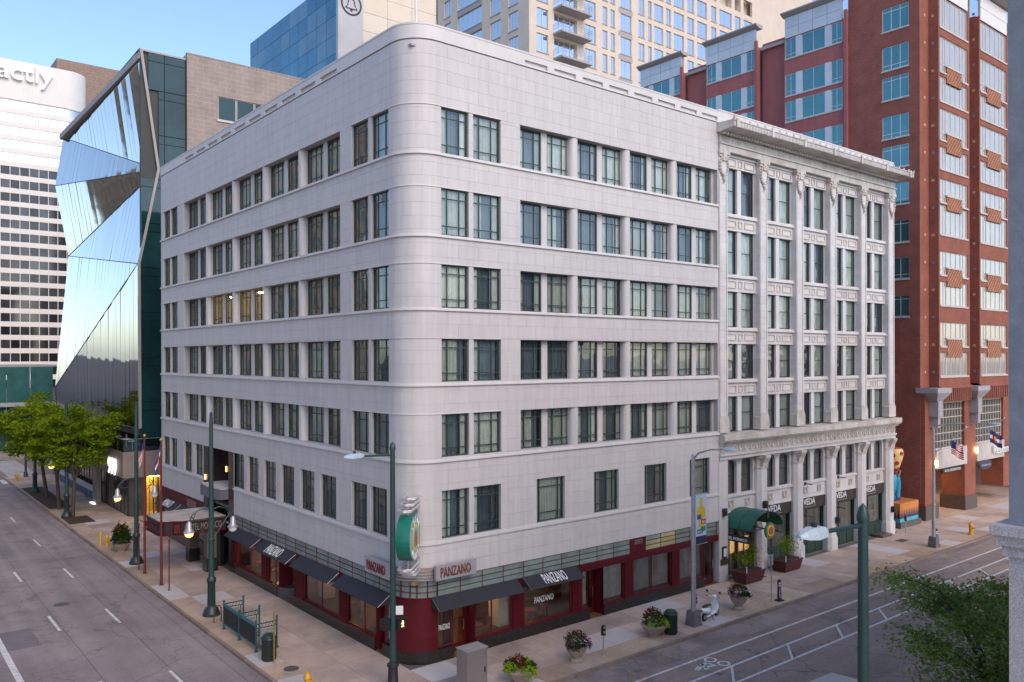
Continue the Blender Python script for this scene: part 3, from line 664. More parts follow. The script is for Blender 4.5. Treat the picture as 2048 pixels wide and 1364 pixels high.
# entrance slot on the avenue side
b = MB(); fbox(b, FL, 20.94, 21.75, -1.2, .04, 0, 7.62); fbox(b, FL, 25.6, 26.45, -1.2, .04, 0, 7.62); fbox(b, FL, 21.7, 25.7, -1.3, -1.2, 0, 7.62); b.obj('entrance_pier', M('dark_marble', (.03, .018, .018), .25, .4, 3), hotel)
b = MB(); b.zprism([(1.2, 21.76), (-.55, 21.76), (-.75, 22.4), (-.8, 23.7), (-.75, 25), (-.55, 25.59), (1.2, 25.59)], 4.55, 5.2); b.obj('entrance_hood', M('hood_grey', (.12, .12, .15), .5, .1), hotel)
b = MB(); b.zprism([(1.2, 21.8), (-.5, 21.8), (-.7, 23.7), (-.5, 25.55), (1.2, 25.55)], 5.2, 5.23); b.obj('hood_top', PREC, hotel)
for u, zz in ((26.0, 5.35), (22.0, 6.3)): MB().box(-.12, -.05, u-.06, u+.06, zz, zz+.35).obj('wall_lamp', M('dim_sconce', (1, .6, .2), .4, 0, emit=(1, .5, .15), estr=1.5), hotel)
b = MB(); fbox(b, FL, 26.45, HY, -.3, 0, 2.6, ZB); b.obj('avenue_fascia', RED, hotel)
for j in range(6): fpiece('vent_slat', M('vent_slat', (.35, .2, .2), .5), hotel, FL, 28.2, 30.1, 0, .025, 2.95+.1*j, 2.99+.1*j)
b = MB(); fbox(b, FL, 26.45, HY, -.3, -.02, 0, .9); fbox(b, FL, 29.8, 30.8, -.3, .0, .9, 2.6); fbox(b, FL, 33.2, 33.9, -.3, 0, .9, 2.6); b.obj('avenue_base', GRANB, hotel)
for a, c in ((26.5, 29.8), (30.8, 33.2), (33.9, 36.1)): win(hotel, FL, a, c, .9, 2.6, .1, (), (), .06, .05, REDF, SHOPG, True)
b = MB(); b.box(1.5, 1.6, 26.5, 36, 0, 3.6); b.obj('lobby_wall', INTB, hotel)

# ------------------------------------------------------------------ hotel awnings, signs, marquee (things hung on the hotel)
def awning(face, a, b, label, txt=None, out=.72, zt=2.97, zb=2.5):
    c = fp(face, (a+b)/2, 0, 0); t = T('awning', label, 'awning', c, 0, 'dark sloping awnings on the hotel')
    R_ = lambda u, n, z: tuple(Vector(fp(face, u, n, z))-Vector(c))
    m = MB(); m.add([R_(a, .05, zt), R_(b, .05, zt), R_(b, out, zb), R_(a, out, zb), R_(a, .05, zt-.02), R_(b, .05, zt-.02), R_(b, out, zb-.02), R_(a, out, zb-.02)], [(0, 1, 2, 3), (7, 6, 5, 4), (0, 3, 7, 4), (1, 5, 6, 2), (3, 2, 6, 7), (0, 4, 5, 1)])
    for u in (a, b): m.add([R_(u, .05, zt), R_(u, out, zb), R_(u, .05, zb)], [(0, 1, 2)])
    m.obj('cloth', AWN, t)
    f = MB(); f.tube(R_(a, out-.02, zb-.015), R_(b, out-.02, zb-.015), .014, n=6)
    n = max(2, round((b-a)/1.5))
    for i in range(n+1): u = a+(b-a)*i/n; f.tube(R_(u, .06, zt-.05), R_(u, out-.02, zb-.02), .012, n=6)
    f.obj('frame', STEEL, t)
    if txt:
        k = .42*(b-a)
        u0 = (a+b)/2-k/2 if face[0] == 'R' else (a+b)/2+k/2
        lo = Vector(R_(u0, out-.1, zb+.07)); up = Vector(R_(u0, .05, zt))-Vector(R_(u0, out, zb))
        xd = Vector((1, 0, 0)) if face[0] == 'R' else Vector((0, -1, 0))
        nd = xd.cross(up).normalized()
        text('lettering', txt, lo+nd*.012, xd, up, k, .62, WHITE, t, .008)
    return t
awning(FL, 16.47, 20.8, 'plain dark awning on the avenue side next to the entrance marquee')
awning(FL, 11.55, 15.97, 'dark awning lettered PANZANO on the avenue side', 'PANZANO')
awning(FL, 6.55, 11.0, 'plain dark awning on the avenue side, second from the red corner')
awning(FL, 1.6, 6.07, 'plain dark awning on the avenue side nearest the red corner')
awning(FR, 1.1, 5.95, 'long plain dark awning beside the red corner on the bike lane street')
awning(FR, 6.38, 9.88, 'dark awning lettered PANZANO facing the bike lane street', 'PANZANO')
t7 = awning(FL, 31.2, 35.6, 'dark awning with pale lettering behind the marquee at the far end of the hotel', 'MONACO')
awning(FL, 27.0, 30.9, 'plain dark awning under the red vent beside the marquee')
def lightbox(face, a, b, label):
    c = fp(face, (a+b)/2, .3, 3.75); t = T('restaurant_sign', label, 'sign', c, 0, 'PANZANO panel signs at the corner')
    m = MB(); q = fp(face, a, .24, 0); r = fp(face, b, .4, 0)
    m.box(min(q[0], r[0])-c[0], max(q[0], r[0])-c[0], min(q[1], r[1])-c[1], max(q[1], r[1])-c[1], 0, .68); m.obj('panel', M('sign_silver', (.5, .5, .52), .4, .1, 3, metal=.5), t)
    k = .8*(b-a); u0 = (a+b)/2-k/2 if face[0] == 'R' else (a+b)/2+k/2
    o = Vector(fp(face, u0, .405, 3.87))-Vector(c); xd = XR if face[0] == 'R' else XL
    text('lettering', 'PANZANO', o, xd, ZU, k*.93, .44, M('rust_letter', (.17, .03, .026), .5), t, .03)
    s = MB(); xd = Vector(xd); nd = xd.cross(Vector(ZU))
    s.path([o+xd*(k*.1)+Vector((0, 0, .1))+nd*.05, o+xd*(k*.4)+Vector((0, 0, .07))+nd*.05, o+xd*(k*.95)+Vector((0, 0, .18))+nd*.05], .012, 6); s.obj('flourish', MATS['rust_letter'], t)
    return t
lightbox(FR, 1.1, 3.3, 'silver PANZANO panel sign on the street face right of the corner'); lightbox(FL, 1.1, 3.3, 'silver PANZANO panel sign on the avenue face left of the corner')
for pos, xd, w, h, lb in (((1.52, -.0, .62), XR, .72, .0, 0),): pass
def wtext(u, z, w, h, face, lb):
    o = fp(face, u, -.09, z); tag(text('window_lettering', 'PANZANO', o, XR if face[0] == 'R' else XL, ZU, w, h, WHITE, None, .004), lb, 'lettering')
wtext(1.55, 1.35, .6, .26, FR, 'white PANZANO letters on the corner window beside the red drum'); wtext(7.2, 1.5, 1.25, .3, FR, 'white PANZANO letters on the wide window below the lettered awning')
# round blade sign on the corner (disc in the plane x=y... set out diagonally from the corner)
dg = Vector((-1, -1, 0)).normalized(); nv = Vector((1, -1, 0)).normalized()      # out of the corner; face normal to the right
bs = T('blade_sign', 'big round green blade sign with yellow medallion on the rounded corner', 'sign', (RC-1.02, RC-1.02, 5.85))
cc = dg*1.02+Vector((0, 0, .02)); RD = .98
def dpt(r, a, k): return cc+dg*(r*math.cos(a))+Vector((0, 0, r*math.sin(a)))+nv*k
def ring(mb, r0, r1, k0, k1, n=28, mi=0):
    for i in range(n):
        a0, a1 = 2*PI*i/n, 2*PI*(i+1)/n
        q = [dpt(r, a, k) for k in (k0, k1) for r, a in ((r0, a0), (r1, a0), (r1, a1), (r0, a1))]
        mb.add(q, [(0, 1, 2, 3), (7, 6, 5, 4), (1, 5, 6, 2), (0, 3, 7, 4)], mi)
    return mb
ring(MB(), .0, RD, -.3, .3).obj('drum', M('sign_green', (.01, .16, .11), .35, .1), bs, True)
ring(MB(), .56, RD-.02, .3, .33).obj('rim', M('rim_grey_green', (.26, .36, .32), .4, .1), bs)
ring(MB(), 0, .56, .3, .34).obj('medallion', M('medallion_yellow', (.72, .5, .03), .45, .15, 6), bs)
ring(MB(), 0, .42, .34, .35).obj('medallion_sky', M('medallion_teal', (.05, .45, .5), .45, .3, 4), bs)
fg = MB()
for s in (-1, 1):
    fg.prism([(s*.13-.09, -.34), (s*.13+.09, -.34), (s*.13+.08, .05), (s*.13+.03, .28), (s*.13-.03, .28), (s*.13-.08, .05)], lambda p, k: dpt(math.hypot(*p), math.atan2(p[1], p[0]), k), .351, .37)
fg.obj('medallion_figures', M('medallion_rust', (.4, .09, .03), .5, .2, 6), bs)
for wd, a0, sg in (('HOTEL', 140, -1), ('MONACO', 222, 1)):
    for i, chh in enumerate(wd):
        a = math.radians(a0+sg*(100/(len(wd)-1) if sg < 0 else 96/(len(wd)-1))*i)
        up = (dg*math.cos(a)+Vector((0, 0, math.sin(a))))*(1 if sg < 0 else -1); xd = up.cross(nv)
        base_ = dpt(.64 if sg < 0 else .9, a, .335)-xd*.06
        text('letter', chh, base_, xd, up, .13, .25, WHITE, bs, .02)
for z0, sg in ((1.18, 1), (-1.2, -1)):
    fn = MB()
    for j in range(3):
        r_ = .5+.4*j
        P = [dg*(-.25)+nv*(.28)+Vector((0, 0, z0+sg*(.45-.2*j))), dg*(r_+.35)+nv*.28+Vector((0, 0, z0+sg*(.45-.2*j))), dg*(r_+.55)+Vector((0, 0, z0+sg*(.45-.2*j))), dg*(r_+.35)-nv*.28+Vector((0, 0, z0+sg*(.45-.2*j))), dg*(-.25)-nv*.28+Vector((0, 0, z0+sg*(.45-.2*j)))]
        for h in (0, .05): fn.path([p+Vector((0, 0, h)) for p in P], .04, 6)
    fn.tube(dg*.2+Vector((0, 0, z0-.2)), dg*.2+Vector((0, 0, z0+.4)), .04); fn.tube(dg*1.0+Vector((0, 0, z0-.25)), dg*1.0+Vector((0, 0, z0+.3)), .04); tag(fn.obj('fin_rails', M('pale_fin', (.55, .54, .55), .4, .1, 4, metal=.3), bs), kind='stuff')

pl = MB()
for z in (.95, -.2, -1.45): pl.add([dg*(-.1)+nv*.28+Vector((0, 0, z)), dg*(.5)+nv*.28+Vector((0, 0, z)), dg*(.5)+nv*.28+Vector((0, 0, z+.42)), dg*(-.1)+nv*.28+Vector((0, 0, z+.42))], [(0, 1, 2, 3)])
pl.obj('bracket_plate', STEEL, bs)
# marquee over the avenue entrance
mq = T('entrance_marquee', 'dark red entrance marquee with white roof reaching over the avenue pavement', 'marquee', (0, 24.2, 0))
oc = [(-.05, -2.1), (-2.9, -2.1), (-3.35, -1.75), (-3.75, -1.7), (-4.05, -1.35), (-4.05, 1.35), (-3.75, 1.7), (-3.35, 1.75), (-2.9, 2.1), (-.05, 2.1)]
def off(poly, k): return [(x+(k if x > -2 else (k if x < -3.9 else 0)), y*(1+k/2.2)) if False else (x*(1+k/4), y*(1+k/2.1)) for x, y in poly]
MB().zprism(off(oc, -.06), 2.62, 3.36).obj('canopy_body', M('marquee_dark', (.03, .016, .018), .4, .3), mq)
MB().zprism(off(oc, .02), 3.36, 3.44).obj('top_rim', RED, mq); MB().zprism(off(oc, .02), 2.56, 2.64).obj('bottom_rim', RED, mq); MB().zprism(off(oc, -.1), 3.44, 3.46).obj('canopy_roof', M('marquee_roof', (.5, .46, .4), .85, .25, 1.2, tint=(.33, .26, .19)), mq)
text('lettering', 'HOTEL MONACO', (-2.65, -2.06, 2.78), XR, ZU, 2.3, .42, M('dull_letter', (.22, .17, .16), .5), mq, .04); text('lettering', 'MONACO', (-4.06, 1.1, 2.8), XL, ZU, 2.2, .36, REDM, mq, .04)
b = MB(); b.box(-3.3, -2.95, -2.1, -1.9, 2.72, 3.28); b.obj('corner_panel', REDM, mq)
for y in (-1.7, 1.7):
    b = MB(); b.frustum(-.95, y, .36, .36, .36, .36, 0, .85); b.obj('column_base', BLACKG, mq); b = MB(); b.frustum(-.95, y, .3, .3, .3, .3, .85, 2.56); b.obj('column', GRANB, mq)
b = MB(); b.zprism([(-.1+.62*math.cos(a*PI/6), -.2+.9*math.sin(a*PI/6)) for a in range(12)], 0, 2.5); b.obj('revolving_door_drum', BLK, mq)

# ------------------------------------------------------------------ ornate terracotta building
vb = T('terracotta_building', 'ornate white terracotta building with five window bays and big cornice', 'building')
FV = ('R', 0.)
PX = [(21.86, 22.72), (26.07, 26.92), (30.25, 31.11), (34.48, 35.32), (38.73, 39.53), (42.86, 43.8)]
VFL = [(22.46, 25.3), (18.72, 21.43), (15.45, 17.66), (12.24, 14.42), (8.99, 11.17)]
b = MB(); b.box(21.85, 43.75, .75, .95, 0, 8.9).box(21.85, 43.75, 1.0, 1.1, 8.9, 27.8).box(21.85, 43.78, 1.1, 30, 27.4, 27.6).box(43.5, 43.77, .6, 30, 0, 28).box(21.85, 43.78, 29.8, 30, 0, 28); b.obj('interior', INT, vb)
for i, (a, c) in enumerate(PX):                                     # upper piers: stacked blocks
    z = 9.0; n = 0
    while z < 26.1:
        z1 = min(z+.445, 26.1)
        piece('block', VT, vb, a+.0, c, .0+.004*(n % 2), .62, z+.004, z1-.004); z = z1; n += 1
    b = MB(); b.box(c-.16, c-.05, -.035, .02, 9.3, 24.5).box(a+.05, a+.1, -.035, .02, 9.3, 24.5); b.obj('pier_fillet', VT, vb)
    b = MB(); b.box(a-.06, c+.06, -.07, .6, 9.0, 9.75); b.prism([(a-.06, 9.75), (c+.06, 9.75), (c-.1, 10.05), (a+.1, 10.05)], lambda p, t: (p[0], t, p[1]), -.05, .5); b.obj('pier_foot', VT2, vb)
    m = (a+c)/2
    b = MB(); b.box(a-.1, c+.1, -.14, .6, 25.9, 26.12).box(a-.04, c+.04, -.08, .6, 25.75, 25.9).box(m-.16, m+.16, -.16, .3, 25.5, 26.2); b.obj('capital', VT2, vb)
    b = MB()
    for k in range(18):
        t_ = 2*PI*k/18; b.ball((m+.36*math.cos(t_), -.07, 25.2+.56*math.sin(t_)), .1, 6, 4)
    for k in range(5): b.ball((m+rnd.uniform(-.06, .06), -.07, 24.62-.1*k), .12-.018*k, 6, 4)
    b.ball((m, -.08, 25.72), .13, 6, 4); b.obj('wreath', VT2, vb, True)
    b = MB(); b.prism([(m+.28*math.cos(2*PI*k/16), 25.2+.46*math.sin(2*PI*k/16)) for k in range(16)], lambda p, t: (p[0], t, p[1]), -.06, .01); b.obj('cartouche', VT, vb)
BAYS = [(PX[i][1], PX[i+1][0]) for i in range(5)]
for bi, (a, c) in enumerate(BAYS):
    m = (a+c)/2
    for fi, (z0, z1) in enumerate(VFL):
        for w0, w1 in ((a+.04, m-.2), (m+.2, c-.04)):
            w = win(vb, FV, w0, w1, z0, z1, .5, (), (.52,), .07, .05, DARKF, GLASSV, True)
            md = rnd.choice([0, 0, 1, 1, 2])
            if md == 0: curtain(vb, FV, w0+.05, w1-.05, z0+.03, z1-.03, .7, CURT)
            elif md == 1: curtain(vb, FV, round(w0+.45, 1), w1-.05, z0+.03, z1-.03, .7, CURT); curtain(vb, FV, w0+.02, w1-.05, z0+.03, z1-.03, .82, CURTD)
            else: curtain(vb, FV, w0+.02, w0+.4, z0+.03, z1-.03, .7, CURT); curtain(vb, FV, w0+.02, w1-.05, z0+.03, z1-.03, .82, CURTD)
        piece('mullion', VT, vb, m-.2, m+.2, .36, .6, z0+.003, z1-.003)
        piece('jamb', VT, vb, a, a+.04, .45, .65, z0+.003, z1-.003); piece('jamb', VT, vb, c-.04, c, .45, .65, z0+.003, z1-.003)
        # spandrel under the window, down to the next head
        zb = VFL[fi+1][1] if fi < 4 else None
        if zb:
            b = MB(); b.box(a, c, .3, .75, zb, z0-.22).box(a-.0, c, .16, .6, z0-.22, z0-.11).box(a, c, .22, .75, z0-.11, z0)
            b.obj('spandrel', VT, vb)
            zp0, zp1 = zb+.2, z0-.4
            for q0, q1 in ((a+.2, m-.45), (m-.2, m+.2), (m+.45, c-.2)):
                b = MB(); e = .05
                b.box(q0, q1, .25, .31, zp0, zp0+e).box(q0, q1, .25, .31, zp1-e, zp1).box(q0, q0+e, .25, .31, zp0+e, zp1-e).box(q1-e, q1, .25, .31, zp0+e, zp1-e); b.obj('panel_moulding', VT2, vb)
    zt = VFL[0][1]
    b = MB(); b.box(a, c, .3, .75, zt, 26.1).box(a, c, .2, .4, 25.95, 26.1); b.obj('spandrel', VT, vb)
    for q0, q1 in ((a+.2, m-.45), (m-.2, m+.2), (m+.45, c-.2)):
        b = MB(); e = .05; zp0, zp1 = 25.42, 25.85
        b.box(q0, q1, .25, .31, zp0, zp0+e).box(q0, q1, .25, .31, zp1-e, zp1).box(q0, q0+e, .25, .31, zp0+e, zp1-e).box(q1-e, q1, .25, .31, zp0+e, zp1-e); b.obj('panel_moulding', VT2, vb)
x0, x1 = 21.84, 43.86
b = MB(); b.box(x0, x1, -.1, .8, 26.12, 26.5).box(x0, x1, -.18, .8, 26.5, 26.6).box(x0, x1, -.06, .8, 26.6, 27.06).box(x0-.05, x1+.05, -.25, .8, 27.06, 27.14); b.obj('frieze', VT2, vb)
k = 0; x = x0
while x < x1-.2:
    piece('block', VT2, vb, x+.006, min(x+.62, x1)-.006, -.075, .0, 26.62, 27.05); x += .62
b = MB(); b.prism([(.8, 27.14), (-.3, 27.14), (-.45, 27.2), (-1.15, 27.27), (-1.25, 27.27), (-1.25, 27.56), (-1.3, 27.6), (-1.3, 27.66), (.8, 27.75)], lambda p, t: (t, p[0], p[1]), x0-.2, x1+.5); b.obj('cornice', VT2, vb)
b = MB(); xx = x0-.15
while xx < x1+.45: b.box(xx, xx+.07, -1.285, -1.25, 27.3, 27.53); xx += .16
xx = x0+.05
while xx < x1-.2: b.box(xx, xx+.14, -.42, -.25, 27.03, 27.15); xx += .3
tag(b.obj('dentils', VT, vb), kind='stuff')
b = MB()
for kx in range(7): xx = x0+.1+3.63*kx; b.box(xx-.12, xx+.12, -1.36, -1.2, 27.2, 27.72)
b.obj('cornice_brackets', VT2, vb)
for kx in range(28): piece('cresting', VT2, vb, x0+1.4+.78*kx, x0+1.55+.78*kx, -1.26, -1.2, 27.7, 27.82)
MB().frustum(x0-.05, -1.2, .14, .1, .02, .02, 27.66, 28.0).obj('finial', VT2, vb)
b = MB(); b.box(x0, x1-.1, .0, .5, 27.6, 28.5).box(x0, x1-.1, -.03, .53, 28.5, 28.58); b.obj('parapet', VT, vb)
# ledge, medallion band, arcaded first floor
b = MB(); b.prism([(.8, 8.96), (-.42, 8.9), (-.42, 8.55), (-.34, 8.5), (-.34, 8.46), (-.14, 8.38), (-.12, 8.28), (.8, 8.28)], lambda p, t: (t, p[0], p[1]), x0-.0, x1+.3); b.obj('ledge', VT2, vb)
b = MB(); b.box(x0, x1, -.02, .8, 7.72, 8.28).box(x0, x1, -.16, .8, 7.6, 7.72).box(x0, x1, -.06, .8, 7.36, 7.6); b.obj('medallion_band', VT, vb)
for kx in range(37):
    cx = x0+.3+.592*kx
    if kx == 0:
        b = MB()
        for i in range(14):
            a0, a1 = 2*PI*i/14, 2*PI*(i+1)/14
            q = [(rr_*math.cos(t_)*.17, yy, rr_*math.sin(t_)*.19) for yy in (-.06, 0) for rr_, t_ in ((.72, a0), (1, a0), (1, a1), (.72, a1))]
            b.add(q, [(0, 1, 2, 3), (0, 3, 7, 4), (1, 5, 6, 2)])
        b.box(-.24, -.2, -.05, 0, -.24, .24).box(.2, .24, -.05, 0, -.24, .24).box(-.2, .2, -.05, 0, .2, .24).box(-.2, .2, -.05, 0, -.24, -.2)
        med = b.mesh('medallion', VT2)
    ob('medallion', med, vb, (cx, -.02, 8.0))
for i, (a, c) in enumerate(PX):                                     # ground piers
    m = (a+c)/2
    if i == 0:
        b = MB(); b.box(a, c+.0, .02, .7, 0, 7.36); b.obj('lower_pier', VT, vb); continue
    oct_ = lambda w, f: [(m-w, .7), (m-w, f+.22), (m-w+.2, f), (m+w-.12, f), (m+w, f+.12), (m+w, .7)]
    b = MB(); b.zprism(oct_(.46, .02), .95, 6.55); b.obj('lower_pier', VT, vb)
    b = MB(); b.zprism(oct_(.54, -.06), 0, .88); b.zprism(oct_(.5, -.02), .88, .97); b.obj('pier_plinth', VT, vb)
    b = MB(); b.zprism(oct_(.5, -.03), 6.5, 6.62); b.zprism(oct_(.5, -.02), 7.15, 7.36); b.prism([(.1, 6.55), (-.08, 6.62), (-.12, 6.85), (-.3, 7.2), (-.3, 7.36), (.1, 7.36)], lambda p, t: (t, p[0], p[1]), m-.3, m+.3)
    b.zprism(oct_(.44, .03), 6.62, 7.15); b.obj('pier_bracket', VT2, vb, False)
for bi, (a, c) in enumerate(BAYS):
    m = (a+c)/2; A, C_ = a+.0, c-.0
    WN = ((A+.2, m-.22), (m+.22, C_-.2))
    z0, zs, z1 = 5.08, 6.75, 7.2
    b = MB(); wall(b, FV, A, C_, 4.0, 7.36, [(w0, w1, z0, zs) for w0, w1 in WN]+[(w0, w1, zs, z1) for w0, w1 in WN], .35, -.42)
    for w0, w1 in WN:                                               # arch fillers
        r_ = .28
        for cx, sg in ((w0, 1), (w1, -1)):
            P = [(cx, z1), (cx, z1-.45)]+[(cx+sg*r_*(1-math.cos(t_*PI/12)), z1-.45+.45*math.sin(t_*PI/12)) for t_ in range(1, 7)]
            b.prism(P, lambda p, t: (p[0], t, p[1]), .42, .77)
    b.box(A, C_, .3, .7, 4.92, 5.05).box(A, C_, .36, .7, 3.95, 4.05); b.obj('first_floor_wall', VT, vb)
    for w0, w1 in WN:
        win(vb, FV, w0, w1, z0, z1, .62, (), (.52,), .06, .05, DARKF, GLASSV, True)
        if rnd.random() < .7: curtain(vb, FV, w0+.05, w0+.5, z0+.8, z1, .75, CURT)
        cx = (w0+w1)/2; ob('medallion', med, vb, (cx, .42, 4.48))
    if bi == 0: continue
    b = MB(); b.box(A, C_, .4, .7, 3.2, 3.96); b.obj('sign_board', SIGNB, vb)
    sgn = text('shop_sign', 'VEDA', (A+.55, .395, 3.45), XR, ZU, 1.45, .42, WHITE, None, .03)
    tag(sgn, 'white VEDA letters over the %s shopfront from the green canopy' % ['', 'first', 'second', 'third', 'last'][bi], 'sign', 'VEDA shop signs')
    text('tagline', 'SALON & SPA', (A+.7, .395, 3.27), XR, ZU, 1.4, .1, M('dim_letter', (.35, .33, .3), .5), vb, .02)
    b = MB(); b.box(A, C_, .55, .72, .0, .95).box(A, C_, .5, .72, .95, 1.03).box(A, A+.12, .52, .72, 1.03, 3.2).box(C_-.12, C_, .52, .72, 1.03, 3.2).box(A+.12, C_-.12, .55, .72, 3.1, 3.2)
    for q in range(3): u_ = A+.12+q*(C_-A-.24)/3; b.box(u_+.06, u_+(C_-A-.24)/3-.06, .52, .56, .15, .85)
    b.obj('shopfront', DGREEN, vb)
    win(vb, FV, A+.12, C_-.12, 1.03, 3.1, .6, (.38,), (), .05, .06, DGREEN, SHOPG, True)
    b = MB(); b.box(A+.3, A+1.2, .8, .95, .9, 2.6); b.obj('display_board', M('shop_dim', (.2, .2, .21), .7, .4, 2), vb)
piece('door_step', GRANB, vb, 41.2, 42.7, -.35, .5, 0, .18)
for x, y, z, lb in ((31.2, -.06, 5.05, 'upper dark bracket arm on the pier between the first and second VEDA shopfronts'), (35.45, -.06, 5.1, 'upper dark bracket arm on the pier between the second and third VEDA shopfronts'), (35.45, -.06, 2.95, 'lower dark bracket arm on the pier between the second and third VEDA shopfronts'), (31.2, -.06, 2.9, 'lower dark bracket arm on the pier between the first and second VEDA shopfronts')):
    b = MB(); b.tube((0, .05, 0), (0, -.5, 0), .03, n=6); b.box(-.09, .09, .0, .06, -.1, .1); tag(b.obj('bracket_arm', BLK, None, loc=(x, y, z)), lb, 'bracket', 'bracket arms on the terracotta piers')
for x, y, z, lb in ((22.28, -.02, 4.2, 'dark square wall speaker left of the green canopy'), (26.45, -.1, 4.2, 'dark square wall speaker above the green canopy'), (43.3, -.1, 1.9, 'dark box lamp on the last pale pier beside the sculpture'), (35.2, -.1, 2.1, 'dark box lamp low on the pale pier behind the near lamp post')):
    b = MB(); b.box(-.14, .14, -.15, .06, -.22, .22); b.tube((0, -.15, 0), (0, -.19, 0), .1, .07, 12); tag(b.obj('wall_speaker', BLK, None, loc=(x, y, z)), lb, 'speaker')
# hotel entrance under green canopy
b = MB(); b.box(22.72, 26.0, .5, .7, 2.9, 4.0); b.box(22.8, 22.95, .4, .7, 0, 2.9).box(25.85, 26.0, .4, .7, 0, 2.9).box(24.3, 24.45, .5, .7, 0, 2.9); b.obj('entrance_frame', M('bronze_door', (.06, .035, .015), .4, .3), vb)
for a, c in ((22.95, 24.3), (24.45, 25.85)): win(vb, FV, a, c, .05, 2.9, .58, (.5,), (), .08, .08, MATS['bronze_door'], SHOPG, True)
b = MB(); b.box(22.9, 25.9, .72, .745, 1.3, 2.2); b.obj('entrance_glow', M('lobby_glow', (.9, .6, .3), .6, .5, 3, emit=(1, .6, .25), estr=.25), vb)
can = T('entrance_canopy', 'green barrel vaulted canopy over the street entrance of the hotel', 'canopy', (24.4, .1, 0))
n = 12; hw, ht = 1.62, 1.0; arcp = [(-hw*math.cos(PI*i/n), 3.2+ht*math.sin(PI*i/n)) for i in range(n+1)]
b = MB(); b.prism(arcp+[(x*.97, z-.03) for x, z in arcp[::-1]], lambda p, t: (p[0], t, p[1]), .3, -1.75); b.obj('vault', CANG, can, True)
b = MB()
for y in (.2, -.8, -1.74): b.path([(x, y, z) for x, z in arcp], .03, 6)
for sx in (-1, 1):
    b.tube((sx*hw, .3, 3.18), (sx*hw, -1.75, 3.18), .035)
    for kx in range(6): b.tube((sx*hw, .2-.37*kx, 3.18), (sx*hw*.93, .0-.37*kx, 2.78), .025, n=6)
    b.tube((sx*hw*.93, .3, 2.78), (sx*hw*.93, -1.75, 2.78), .03)
b.path([(-hw*1.0, -1.74, 3.2), (0, -1.74, 3.25), (hw, -1.74, 3.2)], .035, 6); b.box(-.1, .1, -1.78, -1.72, 3.85, 4.25); b.obj('frame', POLED, can)
b = MB(); b.box(-hw-.05, -hw+.03, -1.6, .45, 2.42, 2.78); b.obj('side_board', M('sign_dark', (.02, .03, .035), .5), can)
text('lettering', 'HOTEL MONACO', (-hw-.055, .3, 2.52), XL, ZU, 1.75, .17, WHITE, can, .02)
rs = T('medallion_sign', 'round yellow and green medallion hanging from the front of the canopy', 'sign', (24.4, -1.75, 3.08))
for r_, y_, m_ in ((.5, 0, MATS['sign_green']), (.34, -.05, MATS['medallion_yellow']), (.24, -.07, MATS['medallion_rust'])):
    b = MB(); b.prism([(r_*math.cos(2*PI*i/24), r_*math.sin(2*PI*i/24)) for i in range(24)], lambda p, t: (p[0], t, p[1]), y_-.07, y_+.03); b.obj('disc', m_, rs)
for wd, sg in (('HOTEL', -1), ('MONACO', 1)):
    for i, chh in enumerate(wd):
        a = math.radians((140 if sg < 0 else 222)+sg*(100 if sg < 0 else 96)/(len(wd)-1)*i)
        up = Vector((math.cos(a), 0, math.sin(a)))*(1 if sg < 0 else -1); xd = up.cross(Vector((0, -1, 0)))
        text('letter', chh, Vector((math.cos(a), 0, math.sin(a)))*(.36 if sg < 0 else .48)+Vector((0, -.075, 0))-xd*.04, xd, up, .08, .11, MATS['medallion_yellow'], rs, .015)
b = MB(); b.box(-.2, .2, -.07, .03, -.35, .35); o = b.obj('menu_case', BLK, None, loc=(22.3, -.0, 1.75)); tag(o, 'black framed menu case on pale wall left of the hotel doors', 'menu case'); MB().box(-.13, .13, -.09, -.06, -.24, .24).obj('menu', M('paper', (.7, .7, .72), .6), o)
o = MB().box(-.33, .33, -.05, .03, -.18, .18).obj('brass_plaque', M('old_brass', (.1, .075, .03), .45, .3, 8, metal=.5), None, loc=(22.28, 0, 1.18)); tag(o, 'dark bronze plaque below the menu case', 'plaque')
b = MB(); b.box(22.65, HX+.1, -.0, .02, 0, .5); 
tag(MB().box(23.35, 25.2, -1.05, -.1, .003, .018).obj('door_mat', BLK), 'black door mat in front of the canopy entrance', 'mat')

# ------------------------------------------------------------------ red brick hotel at the right
rb = T('brick_building', 'tall red brick hotel with pale window bays at the right edge', 'building')
BS = ('L', 50.2)                                                    # side towards the ornate building
SZ = [(41.46, 43.47), (38.11, 40.12), (35.55, 37.52), (32.24, 34.17), (29.7, 31.57), (26.54, 28.38), (23.3, 25.2), (20.2, 22.0), (17.0, 18.8)]
LOUV = [(15.2, 17.2), (11.8, 13.6), (8.6, 10.4)]
ops = [(1.85, 4.15, a, b) for a, b in SZ]
b = MB(); wall(b, BS, .95, 7.2, 0, 46.0, ops, .3); b.obj('side_wall', BRICKD, rb)
for i, (a, c) in enumerate(SZ):
    tall = i % 2 == 1
    win(rb, BS, 1.85, 4.15, a, c, .08, (.34, .67), (.2,) if tall else (.82,), .07, .06, PANELB, TGLASS); fpiece('window_sill', PREC, rb, BS, 1.8, 4.2, -.05, .06, a-.12, a)
b = MB()
for a, c in LOUV: fbox(b, BS, 5.2, 6.6, .0, .05, a-.2, a); [fbox(b, BS, 5.25, 6.55, 0, .03, a+.05+.16*k, a+.12+.16*k) for k in range(11)]
b.obj('louvres', PREC, rb)
